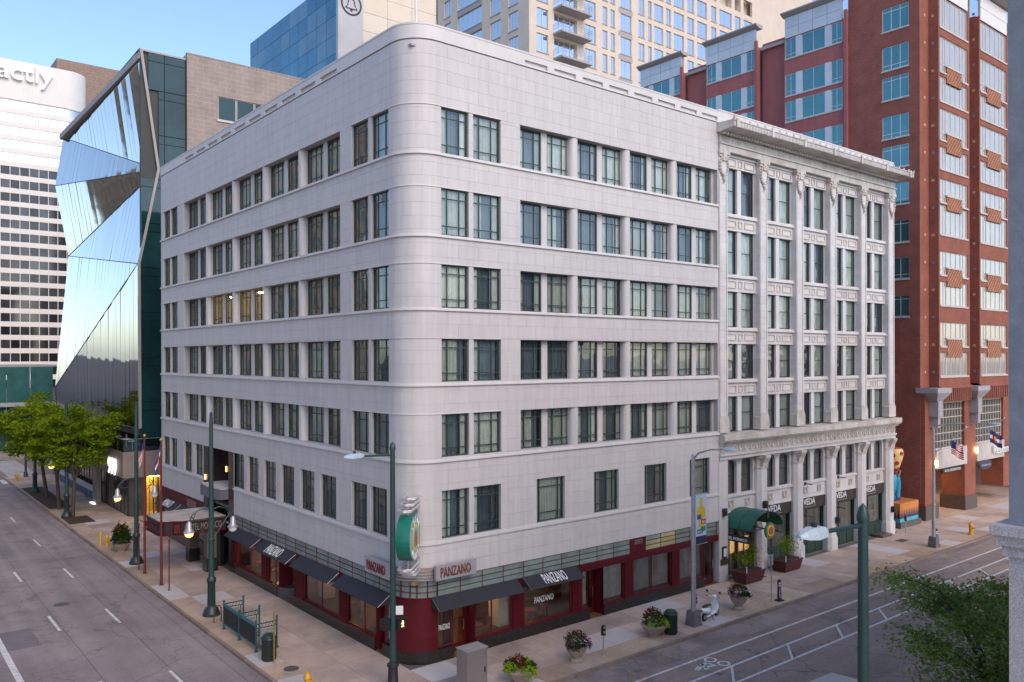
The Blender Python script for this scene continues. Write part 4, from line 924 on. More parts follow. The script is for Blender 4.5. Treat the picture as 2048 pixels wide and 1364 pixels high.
# stucco bays along the side
segs = [(7.2, 13.6, 1), (13.6, 16.45, 0), (16.45, 22.75, 1), (22.75, 25.65, 0), (25.65, 31.8, 1), (31.8, 36, 0)]
BZL = [(41.85, 43.72), (38.3, 40.35), (35.85, 37.8), (32.6, 34.5), (29.6, 31.5), (26.5, 28.4)]
for a, c, bay in segs:
    if not bay:
        b = MB(); wall(b, ('L', 50.9), a, c, 0, 44.3, [], .3); b.obj('recess_wall', STUC, rb); continue
    u0 = a+.25 if a > 8 else a+.55; u1 = c-.08; w = u1-u0
    ops = [(u0, u1, z0, z1) for z0, z1 in BZL]
    b = MB(); wall(b, BS, a, c, 0, 43.9, ops, .3); b.obj('bay_wall', STUC, rb)
    b = MB(); fbox(b, BS, a+.01, a+.3, .004, .25, 20, 44.5); b.obj('bay_fin', STUC, rb)
    b = MB(); fbox(b, BS, u0, u1, -.1, .0, 43.75, 45.75); b.obj('panel_backing', GREYP, rb)
    for i in range(4):
        for j in range(2): fpiece('metal_panel', PANELB, rb, BS, u0+w*i/4+.015, u0+w*(i+1)/4-.015, .0, .04, 43.78+.98*j, 44.73+.98*j)
    b = MB(); b.prism([(.1, 45.75), (.55, 46.0), (.55, 46.12), (-.6, 46.12), (-.6, 45.75)], lambda p, t: (50.2-p[0], t, p[1]), a-.1, c+.1); b.obj('roof_edge', GREYP, rb)
    for z0, z1 in BZL:
        for q0, q1, nv_ in ((0, .19, (.5,)), (.29, .7, (.5,)), (.8, 1, (.5,))):
            win(rb, BS, u0+w*q0, u0+w*q1, z0, z1, .06, nv_, () if q0 == .29 else (.2,), .07, .05, PANELB, TGLASS)
        for q0, q1 in ((.19, .29), (.7, .8)): fpiece('window_pier', PANELB, rb, BS, u0+w*q0, u0+w*q1, -.12, .01, z0, z1)
        fpiece('window_sill', PREC, rb, BS, u0, u1, -.05, .06, z0-.12, z0)
b = MB(); b.box(50.5, 75, 1.2, 36, 43.6, 43.9).box(74.7, 75, 1, 36, 0, 44); b.obj('roof', GREYP, rb)
# front on the street: two bays standing 0.75 m proud of the wall
FB0, FB1 = ('R', .95), ('R', .15)
b = MB(); wall(b, FB0, 50.505, 51.82, 11.0, 45.9, [], .28); wall(b, FB0, 57.9, 60.0, 11, 46, [], .3); wall(b, FB0, 66.5, 75, 9, 46, [], .3); b.obj('front_wall', BRICK, rb)
ACC = M('accent_tile', (.5, .36, .18), .6); ACB = M('accent_tile_grey', (.2, .2, .25), .6)
FZ = [(41.3, 43.9), (37.55, 40.55), (35.1, 37.2), (31.85, 34.5), (29.4, 31.3), (26.6, 28.6), (23.9, 26.4), (20.5, 22.5), (17.95, 19.95), (14.5, 16.5), (11.95, 13.95)]
for bi, (a, c) in enumerate(((51.83, 57.85), (60.0, 66.5))):
    u0, u1 = a+.25, c-.3; w = u1-u0
    ops = [(u0, u1, z0, z1) for z0, z1 in FZ]
    b = MB(); wall(b, FB1, a, c, 10.9, 44.2 if bi else 44.4, ops, .3); b.obj('bay_wall', BRICK, rb)
    b = MB(); b.box(a, a+.29, .453, .948, 10.95, 44.3).box(c-.3, c-.01, .46, .947, 10.95, 44.3); b.obj('bay_return', BRICKD, rb)
    for k in range(15):
        zz = 12.2+2.3*k; piece('accent_tile', ACC if k % 2 else ACB, rb, a-.03, a+.01, .5, .72, zz, zz+.22)
        if bi == 0: piece('accent_tile', ACC, rb, 50.95, 51.2, .92, .96, zz, zz+.22)
    b = MB(); fbox(b, FB1, u0, u1, -.2, -.02, 43.9, 46.3); b.obj('panel_backing', PREC, rb)
    for j in range(2): fpiece('metal_panel', M('bright_panel', (.75, .72, .68), .3, .05), rb, FB1, u0, u1, -.02, .03, 43.95+1.15*j, 45.05+1.15*j)
    b = MB(); b.prism([(.3, 46.3), (.9, 46.6), (.9, 46.75), (-.8, 46.75), (-.8, 46.3)], lambda p, t: (t, .15-p[0], p[1]), a-.1, c+.1); b.obj('roof_edge', GREYP, rb)
    for i, (z0, z1) in enumerate(FZ):
        for q0, q1, nv_ in ((0, .24, (.6,)), (.24, .76, (.33, .67)), (.76, 1, (.4,))):
            drop = 0 if q0 == .24 or i == 0 or i % 2 == 0 else -.0
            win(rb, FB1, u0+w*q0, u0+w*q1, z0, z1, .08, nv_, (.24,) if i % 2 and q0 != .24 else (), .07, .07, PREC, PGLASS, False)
        for s0, s1 in (((u0-.05, u0+w*.22), (u0+w*.78, u1+.05)) if i % 2 == 1 and i < 10 else ((u0-.05, u1+.05),)):
            b = MB(); fbox(b, FB1, s0, s1, -.1, .07, z0-.14, z0); b.obj('window_sill', PREC, rb)
        if i % 2 == 1 and i < 10:
            zz1 = z0+.55; zz0 = FZ[i+1][1]-.4
            b = MB(); fbox(b, FB1, u0+w*.24, u0+w*.76, -.08, .03, zz0, zz1); b.obj('lattice_panel', BRICK, rb); fpiece('lattice_ledge', PREC, rb, FB1, u0+w*.22, u0+w*.78, -.08, .08, zz1, zz1+.14)
            b = MB(); st = w*.52/6
            for k in range(-3, 6):
                for s_ in (1, -1):
                    xa = u0+w*.24+st*(k if s_ > 0 else k+3); h_ = zz1-zz0
                    p0 = [xa, zz0]; p1 = [xa+s_*h_*1.0, zz1]
                    lo, hi = u0+w*.24, u0+w*.76
                    if s_ > 0:
                        t0 = max(0, (lo-p0[0])/(p1[0]-p0[0])); t1 = min(1, (hi-p0[0])/(p1[0]-p0[0]))
                    else:
                        t0 = max(0, (hi-p0[0])/(p1[0]-p0[0])); t1 = min(1, (lo-p0[0])/(p1[0]-p0[0]))
                    if t1-t0 < .05: continue
                    A_ = (p0[0]+(p1[0]-p0[0])*t0, zz0+h_*t0); B_ = (p0[0]+(p1[0]-p0[0])*t1, zz0+h_*t1)
                    b.tube((A_[0], .125, A_[1]), (B_[0], .125, B_[1]), .028, n=4)
            b.obj('lattice', M('lattice_tan', (.52, .30, .16), .7, .1), rb)
# corbel table, mesh screens, piers and drive-in
for bi, (a, c) in enumerate(((52.4, 58.2), (60.6, 66.5))):
    b = MB(); b.box(a-.6, c, .25, .9, 9.75, 11.2)
    n = 14
    for k in range(n): u = a+(c-a)*k/n; b.box(u, u+.2, .05, .25, 9.9, 10.9)
    b.box(a-.6, c, .02, .3, 10.9, 11.1); b.obj('corbel_table', BRICK, rb)
    fr_ = win(rb, ('R', .75), a, c, 5.7, 9.7, .05, [k/10 for k in range(1, 10)], [k/6 for k in range(1, 6)], .12, .07, M('screen_frame', (.5, .46, .42), .5, .1), M('garage_dark', (.07, .06, .05), .8, .3))
    b = MB(); b.box(a-.1, c+.1, .55, .9, 4.1, 5.7); b.obj('lintel_panel', PREC, rb)
b = MB(); b.box(50.24, 52.0, .6, 1.6, 1.25, 11).box(52.0, 52.5, .75, 1.6, 1.25, 11); b.obj('street_pier', BRICK, rb); b = MB(); b.box(50.15, 52.55, .5, 1.7, 0, 1.25); b.obj('pier_plinth', GRANB, rb)
b = MB(); b.box(57.9, 60.2, .6, 2.6, 1.25, 11); b.obj('street_pier', BRICK, rb); b = MB(); b.box(57.8, 60.3, .5, 2.7, 0, 1.25); b.obj('pier_plinth', GRANB, rb)
b = MB(); b.box(66.5, 69, .6, 2.6, 1.25, 11); b.obj('street_pier', BRICK, rb)
for x, lab in ((51.4, 0), (59.3, 1)):
    b = MB(); b.frustum(x, .4, .5, .5, 1.3, .9, 9.9, 10.6); b.box(x-1.3, x+1.3, -.5, 1.3, 10.6, 11.0); b.box(x-.4, x+.4, -.15, .6, 8.6, 9.9).box(x-.22, x+.22, -.05, .6, 7.7, 8.6); b.obj('pier_capital', M('capital_grey', (.36, .34, .36), .6, .15, 2), rb)
b = MB(); b.box(50.52, 75, 1.62, 1.9, 4.0, 5.7).box(50.5, 75, 9, 9.2, 0, 5).box(50.4, 75, 1.7, 9, 4.4, 4.6).box(54.0, 54.3, 4, 9, 0, 4.5); b.obj('drive_in_wall', BRICKD, rb)
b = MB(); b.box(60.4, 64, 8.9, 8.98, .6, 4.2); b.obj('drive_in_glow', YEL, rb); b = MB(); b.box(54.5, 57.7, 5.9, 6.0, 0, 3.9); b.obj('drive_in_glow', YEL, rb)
for x, y in ((56.5, 3.6), (63, 4.5)):
    MB().box(-.5, .5, -.5, .5, -.05, 0).obj('ceiling_lamp', M('drive_lamp', (1, .8, .5), .3, 0, emit=(1, .62, .25), estr=16), rb, loc=(x, y, 4.39))
for x, z in ((51.95, 4.6), (60.0, 5.15)):
    b = MB(); b.box(-.12, .12, -.2, 0, -.05, .25); b.ball((0, -.15, -.12), .12, 8, 6); tag(b.obj('wall_lantern', M('sconce_lit', (1, .8, .4), .3, 0, emit=(1, .6, .15), estr=8), None, True, loc=(x, .55, z)), 'lit amber wall lantern on the %s brick pier' % ('first' if x < 55 else 'second'), 'lantern')
o = MB().box(52.6, 56.4, .2, .35, 3.72, 4.12).obj('registration_sign', BLK); tag(o, 'dark HOTEL REGISTRATION sign over the brick drive-in entrance', 'sign'); text('lettering', 'HOTEL REGISTRATION', (52.95, .195, 3.83), XR, ZU, 3.1, .2, WHITE, o, .02)
o = text('hotel_name_sign', 'Residence Inn', (63.6, .4, 4.55), XR, ZU, 6.0, .75, WHITE, None, .1); tag(o, 'large white hotel name letters above the brick drive-in', 'sign')
b = MB(); b.prism([(1.35*math.cos(2*PI*k/20), .42*math.sin(2*PI*k/20)) for k in range(20)], lambda p, t: (p[0], t, p[1]), -.1, .1); o = b.obj('oval_sign', M('oval_grey', (.05, .06, .08), .5), None, loc=(61.6, .35, 3.75)); tag(o, 'dark oval hanging sign under the hotel name letters', 'sign'); text('lettering', 'Residence Inn', (-.95, -.105, -.1), XR, ZU, 1.9, .22, M('dim_white', (.45, .45, .5), .5), o, .02)
def flagmesh(w, h, fn, mats, nx=18, ny=14, sag=.35):
    b = MB(); vs = []
    for j in range(ny+1):
        for i in range(nx+1):
            u, v = i/nx, j/ny
            vs.append((w*u*.62, .1*math.sin(u*9+v*2)*(.3+u), -h*v-sag*h*u*1.4+.05*math.sin(u*7)))
    for j in range(ny):
        for i in range(nx):
            q = j*(nx+1)+i; b.add([vs[q], vs[q+1], vs[q+nx+2], vs[q+nx+1]], [(0, 1, 2, 3)], fn((i+.5)/nx, (j+.5)/ny))
    return b.mesh('cloth', mats, True)
FRED, FWH, FBL, FGO = M('flag_red', (.4, .02, .03), .8), M('flag_white', (.7, .7, .7), .8), M('flag_blue', (.02, .03, .16), .8), M('flag_gold', (.65, .42, .02), .8)
usf = lambda u, v: 2 if (u < .4 and v < .54) else (0 if int(v*13) % 2 == 0 else 1)
def cof(u, v):
    d = math.hypot((u-.42)*1.4, v-.5)
    if d < .16: return 3
    if d < .3 and not (u > .5 and abs(v-.5) < .1): return 0
    return 1 if .33 < v < .67 else 2
def wallflag(x, z, fn, label):
    t = T('wall_flag', label, 'flag', (x, .5, z)); MB().tube((0, 0, 0), (1.2, -1.9, 2.1), .035, .03).obj('pole', STEEL, t); MB().ball((1.2, -1.9, 2.13), .07, 8, 6).obj('finial', FWH, t)
    ob('cloth', flagmesh(1.5, 1.1, fn, [FRED, FWH, FBL, FGO]), t, (.55, -.95, 1.0), math.radians(-55))
wallflag(52.1, 5.6, usf, 'striped red and white flag on a pole angled from the brick pier'); wallflag(60.1, 6.0, cof, 'blue and white flag with red ring and gold disc on the brick hotel')
# painted sculpture beside it
sc = T('painted_sculpture', 'tall painted sculpture with spotted yellow upper body and blue legs on orange pedestal', 'sculpture', (47.25, 1.6, 0))
b = MB(); b.box(-1.75, 1.75, -1.25, 1.25, 0, .45); b.obj('plinth', M('plinth_grey', (.1, .1, .09), .7, .2), sc)
b = MB(); b.box(-1.55, 1.55, -1.1, 1.1, .45, .75); b.obj('pedestal_band', M('pedestal_aqua', (.08, .4, .5), .5, .1), sc)
b = MB(); b.box(-1.56, 1.56, -1.11, 1.11, .75, 1.95); b.obj('pedestal', M('pedestal_orange', (.55, .2, .05), .5, .2), sc)
b = MB()
for k in range(11):
    u = -1.56+.284*k
    b.add([(u, -1.125, .75), (u+.284, -1.125, .75), (u+.142, -1.125, 1.45)], [(0, 1, 2)])
    if k < 8: u = -1.11+.278*k; b.add([(-1.575, u, .75), (-1.575, u+.278, .75), (-1.575, u+.139, 1.45)], [(0, 1, 2)])
b.obj('pedestal_zigzag', M('pedestal_navy', (.02, .03, .12), .5, .1), sc)
BLU = M('leg_blue', (.02, .25, .42), .45, .1)
for s_ in (-1, 1):
    b = MB(); b.path([(s_*.1, 0, 4.6), (s_*.45, 0, 4.2), (s_*.6, 0, 3.4), (s_*.6, 0, 2.6), (s_*.55, 0, 2.05)], [.45, .55, .5, .42, .46], 16); b.obj('leg', BLU, sc, True)
    b = MB(); b.lathe([(.5, 1.95), (.52, 2.1), (.46, 2.32)], s_*.55, 0, 14); b.obj('shoe', MATS['pedestal_navy'], sc, True)
    b = MB()
    for k in range(14):
        a = rnd.uniform(PI, 2*PI); z = rnd.uniform(2.4, 4.3); c_ = Vector((s_*.58+.53*math.cos(a), .53*math.sin(a), z)); b.tube(c_+Vector((-.09, 0, .08)), c_+Vector((.09, 0, -.08)), .04, n=5)
    b.obj('leg_dashes', MATS['pedestal_navy'], sc)
    b = MB(); b.path([(s_*.4, 0, 4.75), (s_*.95, -.1, 4.6), (s_*1.15, -.2, 5.2)] if s_ > 0 else [(s_*.4, 0, 4.75), (s_*.9, -.1, 4.2), (s_*.8, -.3, 3.6)], [.16, .14, .12], 8); b.obj('arm', M('arm_tan', (.3, .2, .1), .6, .2), sc, True)
b = MB(); b.lathe([(.42, 4.35), (.5, 4.6), (.42, 5.0), (.35, 5.2)], 0, 0, 16); b.obj('torso', BLK, sc, True)
b = MB(); b.lathe([(.38, 5.15), (.55, 5.5), (.85, 6.2), (1.05, 7.0), (1.02, 7.5), (.85, 7.72), (0, 7.75)], 0, 0, 24); b.obj('spotted_body', M('body_yellow', (.68, .52, .2), .5, .08), sc, True)
def rad(z): P_ = [(5.15, .38), (5.5, .55), (6.2, .85), (7.0, 1.05), (7.5, 1.02)]; return next(r0+(r1-r0)*(z-z0)/(z1-z0) for (z0, r0), (z1, r1) in zip(P_, P_[1:]) if z0 <= z <= z1)
for a, z in ((200, 7.0), (258, 7.15), (228, 6.15), (290, 6.3), (175, 6.1), (210, 5.35), (320, 7.0), (265, 5.45)):
    a = math.radians(a); r_ = rad(z); c_ = Vector((r_*math.cos(a), r_*math.sin(a), z)); b = MB(); o_ = Vector((math.cos(a), math.sin(a), -.25)).normalized(); b.tube(c_-o_*.08, c_+o_*.03, .27, .25, 16); b.obj('spot', FRED, sc)
b = MB(); b.lathe([(.9, 7.68), (.7, 7.8), (0, 7.82)], 0, 0, 20); b.obj('red_cap', FRED, sc, True)
for o in list(sc.children):
    if o.name.split('.')[0] not in ('plinth', 'pedestal', 'pedestal_band', 'pedestal_zigzag'): o.location = (-.25, 0, .54); o.scale = (.66, .66, .73)

# ------------------------------------------------------------------ glass and tile block past the hotel
gb = T('faceted_glass_building', 'folded mirror glass office facade rising beyond the hotel', 'building', (0, 44, 0))
A, B_, C_, D, E_, F_, G_, H_, K_ = [Vector(v) for v in ((.52, 0, 40.1), (1.0, 34.5, 39.8), (.05, 34, 33.9), (1.93, 0, 30.0), (1.42, 34, 25.75), (.32, 0, 21.7), (.0, 34, 10.3), (.38, 0, 7.6), (.2, 34, 7.3))]
def facet(P):                                                       # cut a planar polygon into vertical strips, each pane slightly out of true
    ylo, yhi = min(p.y for p in P), max(p.y for p in P); y = ylo; st = 1.42
    nrm = (P[1]-P[0]).cross(P[2]-P[0]).normalized()
    if nrm.x > 0: nrm = -nrm
    while y < yhi-.02:
        y1 = min(y+st, yhi); Q = list(P)
        for lim, sg in ((y+.02, 1), (y1-.02, -1)):
            R_ = []
            for i in range(len(Q)):
                p, q = Q[i], Q[(i+1) % len(Q)]; dp, dq = sg*(p.y-lim), sg*(q.y-lim)
                if dp >= 0: R_.append(p)
                if dp*dq < 0: R_.append(p+(q-p)*(dp/(dp-dq)))
            Q = R_
            if not Q: break
        if len(Q) >= 3:
            c = sum(Q, Vector())/len(Q); tx, tz = rnd.gauss(0, .007), rnd.gauss(0, .004)
            V = [v+nrm*((v.y-c.y)*tx+(v.z-c.z)*tz*.5) for v in Q]
            MB().add(V, [tuple(range(len(V)))]).obj('pane', MIRR, gb)
        y = y1
for P in ((A, B_, D), (B_, C_, D), (C_, E_, D), (E_, F_, D), (E_, G_, F_), (G_, K_, H_, F_)): facet(P)
b = MB(); ins = Vector((.12, 0, 0))
for P in ((A, B_, D), (B_, C_, D), (C_, E_, D), (E_, F_, D), (E_, G_, F_), (G_, K_, F_), (K_, H_, F_)): b.add([p+ins for p in P], [(0, 1, 2)])
b.obj('facade_backing', M('backing_grey', (.2, .19, .18), .8), gb)
b = MB()
for p, q in ((A, D), (D, F_), (F_, H_)):
    b.add([p+Vector((-.02, -.05, 0)), q+Vector((-.02, -.05, 0)), q+Vector((.2, -.05, 0)), p+Vector((.2, -.05, 0)), p+Vector((-.02, .1, 0)), q+Vector((-.02, .1, 0))], [(0, 1, 2, 3), (0, 4, 5, 1)])
b.obj('edge_trim', LEDGEG, gb)
b = MB(); b.path([A+Vector((0, 0, .05)), B_+Vector((0, 0, .05))], .07, 4)
for p, q in ((B_, D), (C_, D), (E_, D), (E_, F_), (G_, F_), (G_, K_), (K_, H_)): b.path([p-ins*.15, q-ins*.15], .04, 4)
b.obj('crease_line', M('crease_dark', (.06, .06, .065), .5), gb)
b = MB(); b.box(.6, 5, .2, .5, 5.5, 40); b.obj('core', M('core_dark', (.03, .035, .035), .6), gb)
zz = 6.0
while zz < 40:                                                      # dark teal front strip, pane by pane
    z1 = min(zz+3.85, 40.0)
    for a, c in ((.6, 2.5), (2.56, 4.3)):
        if zz < 28 or a > 2: piece('pane', TEALD, gb, max(a, .4), c, .02, .06, zz+.03, z1-.75); piece('pane', TEALD, gb, max(a, .4), c, .02, .06, z1-.7, z1-.03)
        else: piece('pane', TEALD, gb, max(a, 2.05 if 27 < zz < 33 else 1.2), c, .02, .06, zz+.03, z1-.75); piece('pane', TEALD, gb, max(a, 2.05 if 27 < zz < 33 else 1.2), c, .02, .06, z1-.7, z1-.03)
    zz = z1
b = MB(); b.box(.5, 20, .3, 34, 39.4, 40.0).box(.5, 4.4, -.02, .3, 40.0, 40.15).box(1.6, 20, .6, 34, 6.6, 7.4).box(1.7, 20, 33.5, 34, 7, 39.5); b.obj('roof', GREYP, gb)
pod = T('entrance_podium', 'tile clad podium with glass balustrade at the foot of the mirror glass building', 'building', (0, 44, 0))
b = MB(); b.box(-.9, 22, 0, 34, 3.45, 5.65); b.obj('fascia', M('podium_tile', (.24, .19, .17), .6, .15, 1, rand=.02), pod)
b = MB(); b.box(-.2, 1.2, .8, 34, 0, 3.45).box(2.35, 22, .3, 34, 0, 3.45).box(.9, 2.4, 4.0, 4.1, 0, 3.45); b.obj('ground_wall', M('podium_dark', (.07, .055, .05), .5, .3), pod)
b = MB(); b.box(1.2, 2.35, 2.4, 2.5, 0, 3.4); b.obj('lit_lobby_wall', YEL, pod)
MB().box(1.35, 2.2, .6, 2.2, 3.3, 3.36).obj('lobby_light', M('lobby_lamp', (1, .8, .3), .3, 0, emit=(1, .66, .16), estr=14), pod)
for k in range(3): win(pod, ('R', 0), 1.2+.39*k, 1.57+.39*k, .05, 3.4, .1, (), (.6,), .04, .04, BLK, SHOPG, True)
for k in range(9): win(pod, ('L', -.2), 1.2+2.4*k, 3.55+2.4*k, .05, 3.3, -.05, (.5,), (), .06, .06, BLK, M('entrance_glass', (.1, .09, .08), .05, .2, .5, metal=.5), True)
for k in range(16): MB().box(-.87, -.84, .05+2.1*k, 2.1+2.1*k, 5.65, 6.7).obj('balustrade_pane', SHOPG if False else glassmat('balustrade_glass%d' % k, (.7, .88, .92), .12) if k == 0 else MATS['balustrade_glass0'], pod)
for k in range(2): MB().box(-.85+1.6*k, .7+1.6*k, .02, .05, 5.65, 6.7).obj('balustrade_pane', MATS['balustrade_glass0'], pod)
b = MB(); b.box(-.89, -.82, 0, 34, 6.7, 6.74).box(-.89, 2.4, 0, .06, 6.7, 6.74); b.obj('handrail', STEEL, pod)
for x, y in ((.3, 1.8), (.4, 4.2), (.3, 7), (1.5, 1.6)):
    b = MB(); b.lathe([(.4, 6.38), (.4, 6.42), (0, 6.42)], x, y, 10); b.tube((x, y, 5.65), (x, y, 6.38), .03); b.box(x+.4, x+.8, y-.2, y+.2, 6.1, 6.15).box(x+.78, x+.82, y-.2, y+.2, 6.15, 6.55); b.obj('terrace_furniture', FWH, pod)
o = text('number_sign', '999', (-1.0, 48.4, 3.5), XL, ZU, 2.75, 1.45, LEDW, None, .12); tag(o, 'glowing white 999 sign standing out from the podium edge', 'sign')
b = MB(); b.box(-1.0, -.55, 53.3, 54.6, 0, 3.4); o = b.obj('entrance_pylon', M('pylon_grey', (.2, .18, .17), .3, .1)); tag(o, 'grey pylon lit from below under the podium', 'pylon'); MB().box(-1.25, -1.02, 53.2, 54.7, 0, .1).obj('uplight', LEDW, o)
o = T('patio_fence', 'glass patio fence with blue and white banner along the podium', 'fence', (-.6, 64, 0))
for k in range(8):
    MB().box(-.02, .02, -7.9+2*k, -5.95+2*k, .1, .75).obj('fence_panel', M('banner_blue', (.03, .07, .18), .6, .2), o); MB().box(-.02, .02, -7.9+2*k, -5.95+2*k, .77, 1.35).obj('fence_panel', M('banner_white', (.45, .47, .55), .6, .15), o)
    MB().tube((0, -7.93+2*k, 0), (0, -7.93+2*k, 1.5), .03, n=6).obj('post', STEEL, o)
tb_ = T('tile_clad_building', 'taupe tile clad block with a strip of dark windows behind the hotel roof', 'building', (4.36, 44, 0))
b = MB(); wall(b, ('R', -.3), 0, 30, 6, 40.5, [(2.75, 9.6, 35.2, 37.3)], .4); b.box(0, .3, .1, 30, 6, 40.5).box(0, 30, .1, 30, 40.0, 40.2).box(-.02, 30.1, -.32, .1, 40.5, 40.62); b.obj('wall', TILE, tb_)
for k in range(4): win(tb_, ('R', -.3), 2.75+1.7*k, 4.4+1.7*k, 35.2, 37.3, .1, (), (), .06, .05, PREC, TEALD, True)
piece('window_sill', PREC, tb_, 2.6, 9.8, -.42, -.3, 35.0, 35.2)
# ------------------------------------------------------------------ distant buildings
wo_ = T('white_banded_office', 'white curved corner office tower banded with dark window strips', 'building', (0, 200, 0))
def s2(X, Y0, Y1): return -19.05+(X+19.05)*(Y1+30.53)/(Y0+30.53)
def z2(z, Y0, Y1): return 13.6+(z-13.6)*(Y1+30.53)/(Y0+30.53)
xr = s2(10.9, 112, 200); xl = 1.
ztop = z2(58.4, 112, 200); per = 2.0*(230.53/142.53); zb0 = z2(35.17, 112, 200); wh = 1.25*(230.53/142.53)
def rslab(mb, z0, z1, ofs, mi=0):
    r_ = 5.; P = [(xl, ofs)]+[(xr-r_+(r_-ofs)*math.sin(t*PI/16), r_-(r_-ofs)*math.cos(t*PI/16)) for t in range(9)]+[(xr-ofs, 40), (xl, 40)]
    mb.zprism(P, z0, z1, mi)
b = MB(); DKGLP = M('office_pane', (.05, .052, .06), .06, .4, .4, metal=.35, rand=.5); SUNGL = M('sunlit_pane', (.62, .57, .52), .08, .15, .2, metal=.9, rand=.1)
rslab(b, zb0+wh+per*8-.1, ztop, 0); b.obj('crown_wall', WHB, wo_, True)
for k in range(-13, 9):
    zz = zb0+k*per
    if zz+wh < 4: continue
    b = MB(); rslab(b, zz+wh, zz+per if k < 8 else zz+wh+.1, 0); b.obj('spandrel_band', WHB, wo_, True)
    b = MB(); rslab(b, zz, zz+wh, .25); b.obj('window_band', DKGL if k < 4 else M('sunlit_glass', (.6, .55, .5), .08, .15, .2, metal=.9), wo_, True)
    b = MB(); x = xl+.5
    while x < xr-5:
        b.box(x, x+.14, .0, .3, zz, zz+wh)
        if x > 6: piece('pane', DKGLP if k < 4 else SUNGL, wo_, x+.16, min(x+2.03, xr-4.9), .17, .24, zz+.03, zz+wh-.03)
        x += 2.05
    tag(b.obj('mullions', WHB, wo_), kind='stuff')
text('roof_sign', 'Xactly', (4.3, -.35, 79.9), XR, ZU, 16.7, 5.4, WHITE, wo_, .5)
tp = T('teal_podium', 'low teal glass pavilion across the far street', 'building', (-8, 108, 0))
for k in range(6, 9):
    piece('pane', M('teal_pane', (.08, .24, .22), .08, .3, .5, metal=.5), tp, -14+3*k+.05, -11.05+3*k, 0, .1, 7.2, 12.4); piece('pane', M('teal_pane_dark', (.03, .09, .09), .08, .4, .5, metal=.4), tp, -14+3*k+.05, -11.05+3*k, .3, .4, .2, 6.6)
b = MB(); b.box(4, 13.5, -.1, 12, 6.6, 7.2).box(4, 13.5, .15, 12, 12.4, 12.7).box(4, 13.5, .45, 12, 0, 6.6); b.obj('frame', GREYP, tp)
bt = T('brown_tower', 'brown panelled tower between the white office and mirror glass building', 'building', (0, 240, 0))
X0 = s2(13.0, 150, 240); b = MB(); b.box(X0, X0+60, 0, 60, 0, z2(72.4, 150, 240)); b.obj('wall', TILE2, bt)
win(bt, ('R', 0), X0+12, X0+20, 88, 92, -.05, (.25, .5, .75), (), .2, .2, PREC, DKGL)
bl = T('blue_glass_tower', 'blue glass tower with bell emblem on its pale corner slab', 'building', (53, 110, 0))
TT = 85.7
b = MB(); b.box(0.1, 40, .3, 43, 0, TT); b.obj('core', BLUEG2, bl)
for j in range(12):
    z0 = TT-3.6*(j+1)
    for i in range(10):
        y0 = .3+4.27*i; bright = (j+i) % 5
        piece('pane', BLUEG if rnd.random() < .65 else BLUEG2, bl, -.06, .1, y0+.04, y0+4.23, z0+.04, z0+3.56)
b = MB(); b.box(-.1, 5.2, -.3, .5, 0, TT+10); b.obj('corner_slab', M('slab_grey', (.45, .46, .47), .7, .08, .3), bl)
for k in range(6): piece('window', DKGL, bl, .1, 2.5, -.36, -.29, 66.6-4.65*k, 68.3-4.65*k); piece('window', DKGL, bl, 2.7, 5.1, -.36, -.29, 66.6-4.65*k, 68.3-4.65*k)
for j in range(14):
    for i in range(5): piece('stone_panel', M('cream_stone', (.66, .58, .48), .7, .06, .3, rand=.04), bl, 5.2+5.6*i+.03, 10.8+5.6*i-.03, .05, .3, TT+9-3.6*(j+1)+.03, TT+9-3.6*j-.03)
BELL = M('bell_ink', (.03, .03, .045), .6)
t = MB(); cx, cz, y_ = 2.65, 80.9, -.36
for i in range(32):
    a0, a1 = 2*PI*i/32, 2*PI*(i+1)/32
    t.add([(cx+r_*math.cos(a), y_, cz+r_*math.sin(a)) for r_, a in ((1.85, a0), (2.2, a0), (2.2, a1), (1.85, a1))], [(0, 1, 2, 3)])
prof = [(-1.25, -1.0), (-1.25, -.75), (-.9, -.4), (-.75, .4), (-.6, .95), (-.2, 1.25), (.2, 1.25), (.6, .95), (.75, .4), (.9, -.4), (1.25, -.75), (1.25, -1.0)]
inn = [(x*.75, z*.75-.02) for x, z in prof]
for i in range(len(prof)-1): t.add([(cx+p[0], y_, cz+p[1]) for p in (prof[i], prof[i+1], inn[i+1], inn[i])], [(0, 1, 2, 3)])
t.add([(cx+x, y_, cz+z) for x, z in ((-1.25, -1.0), (1.25, -1.0), (1.25, -.8), (-1.25, -.8))], [(0, 1, 2, 3)]); t.add([(cx+.3*math.cos(2*PI*i/12), y_, cz-1.2+.25*math.sin(2*PI*i/12)) for i in range(12)], [tuple(range(12))])
t.obj('bell_emblem', BELL, bl)
ct = T('cream_apartment_tower', 'cream apartment tower with balconies and reflective windows', 'building')
Y0 = 48.; q = lambda X: s2(X, 70, Y0); qy = lambda Y: -30.53+(Y+30.53)*.781; X0 = q(66.3)
FC, FD = ('R', Y0), ('L', X0)
zr = [13.6+(67.5-13.6)*.781+3.23*k for k in range(-3, 7)]; hh = 2.36
colsF = [(67.9, 70.4), (78.8, 81.4), (85.0, 86.1), (87.5, 90.35), (83., 84.2), (92.2, 93.8), (94.8, 95.8), (99.8, 101.2), (106, 108), (113.3, 115), (121, 123), (96.5, 99), (102, 105), (109, 112), (116, 120), (124, 127)]
opsF = [(q(a), q(c), z, z+hh) for a, c in colsF for z in zr]+[(q(71.7), q(76.9), z-.25, z+hh) for z in zr]
b = MB(); wall(b, FC, X0, q(150), 30, 80, opsF, .4); b.obj('front_wall', CREAM, ct)
colsD = [(72.8, 75.3), (77.4, 80.3), (82.6, 89.9), (92.0, 94.15)]
opsD = [(qy(a), qy(c), z, z+hh) for a, c in colsD for z in zr]
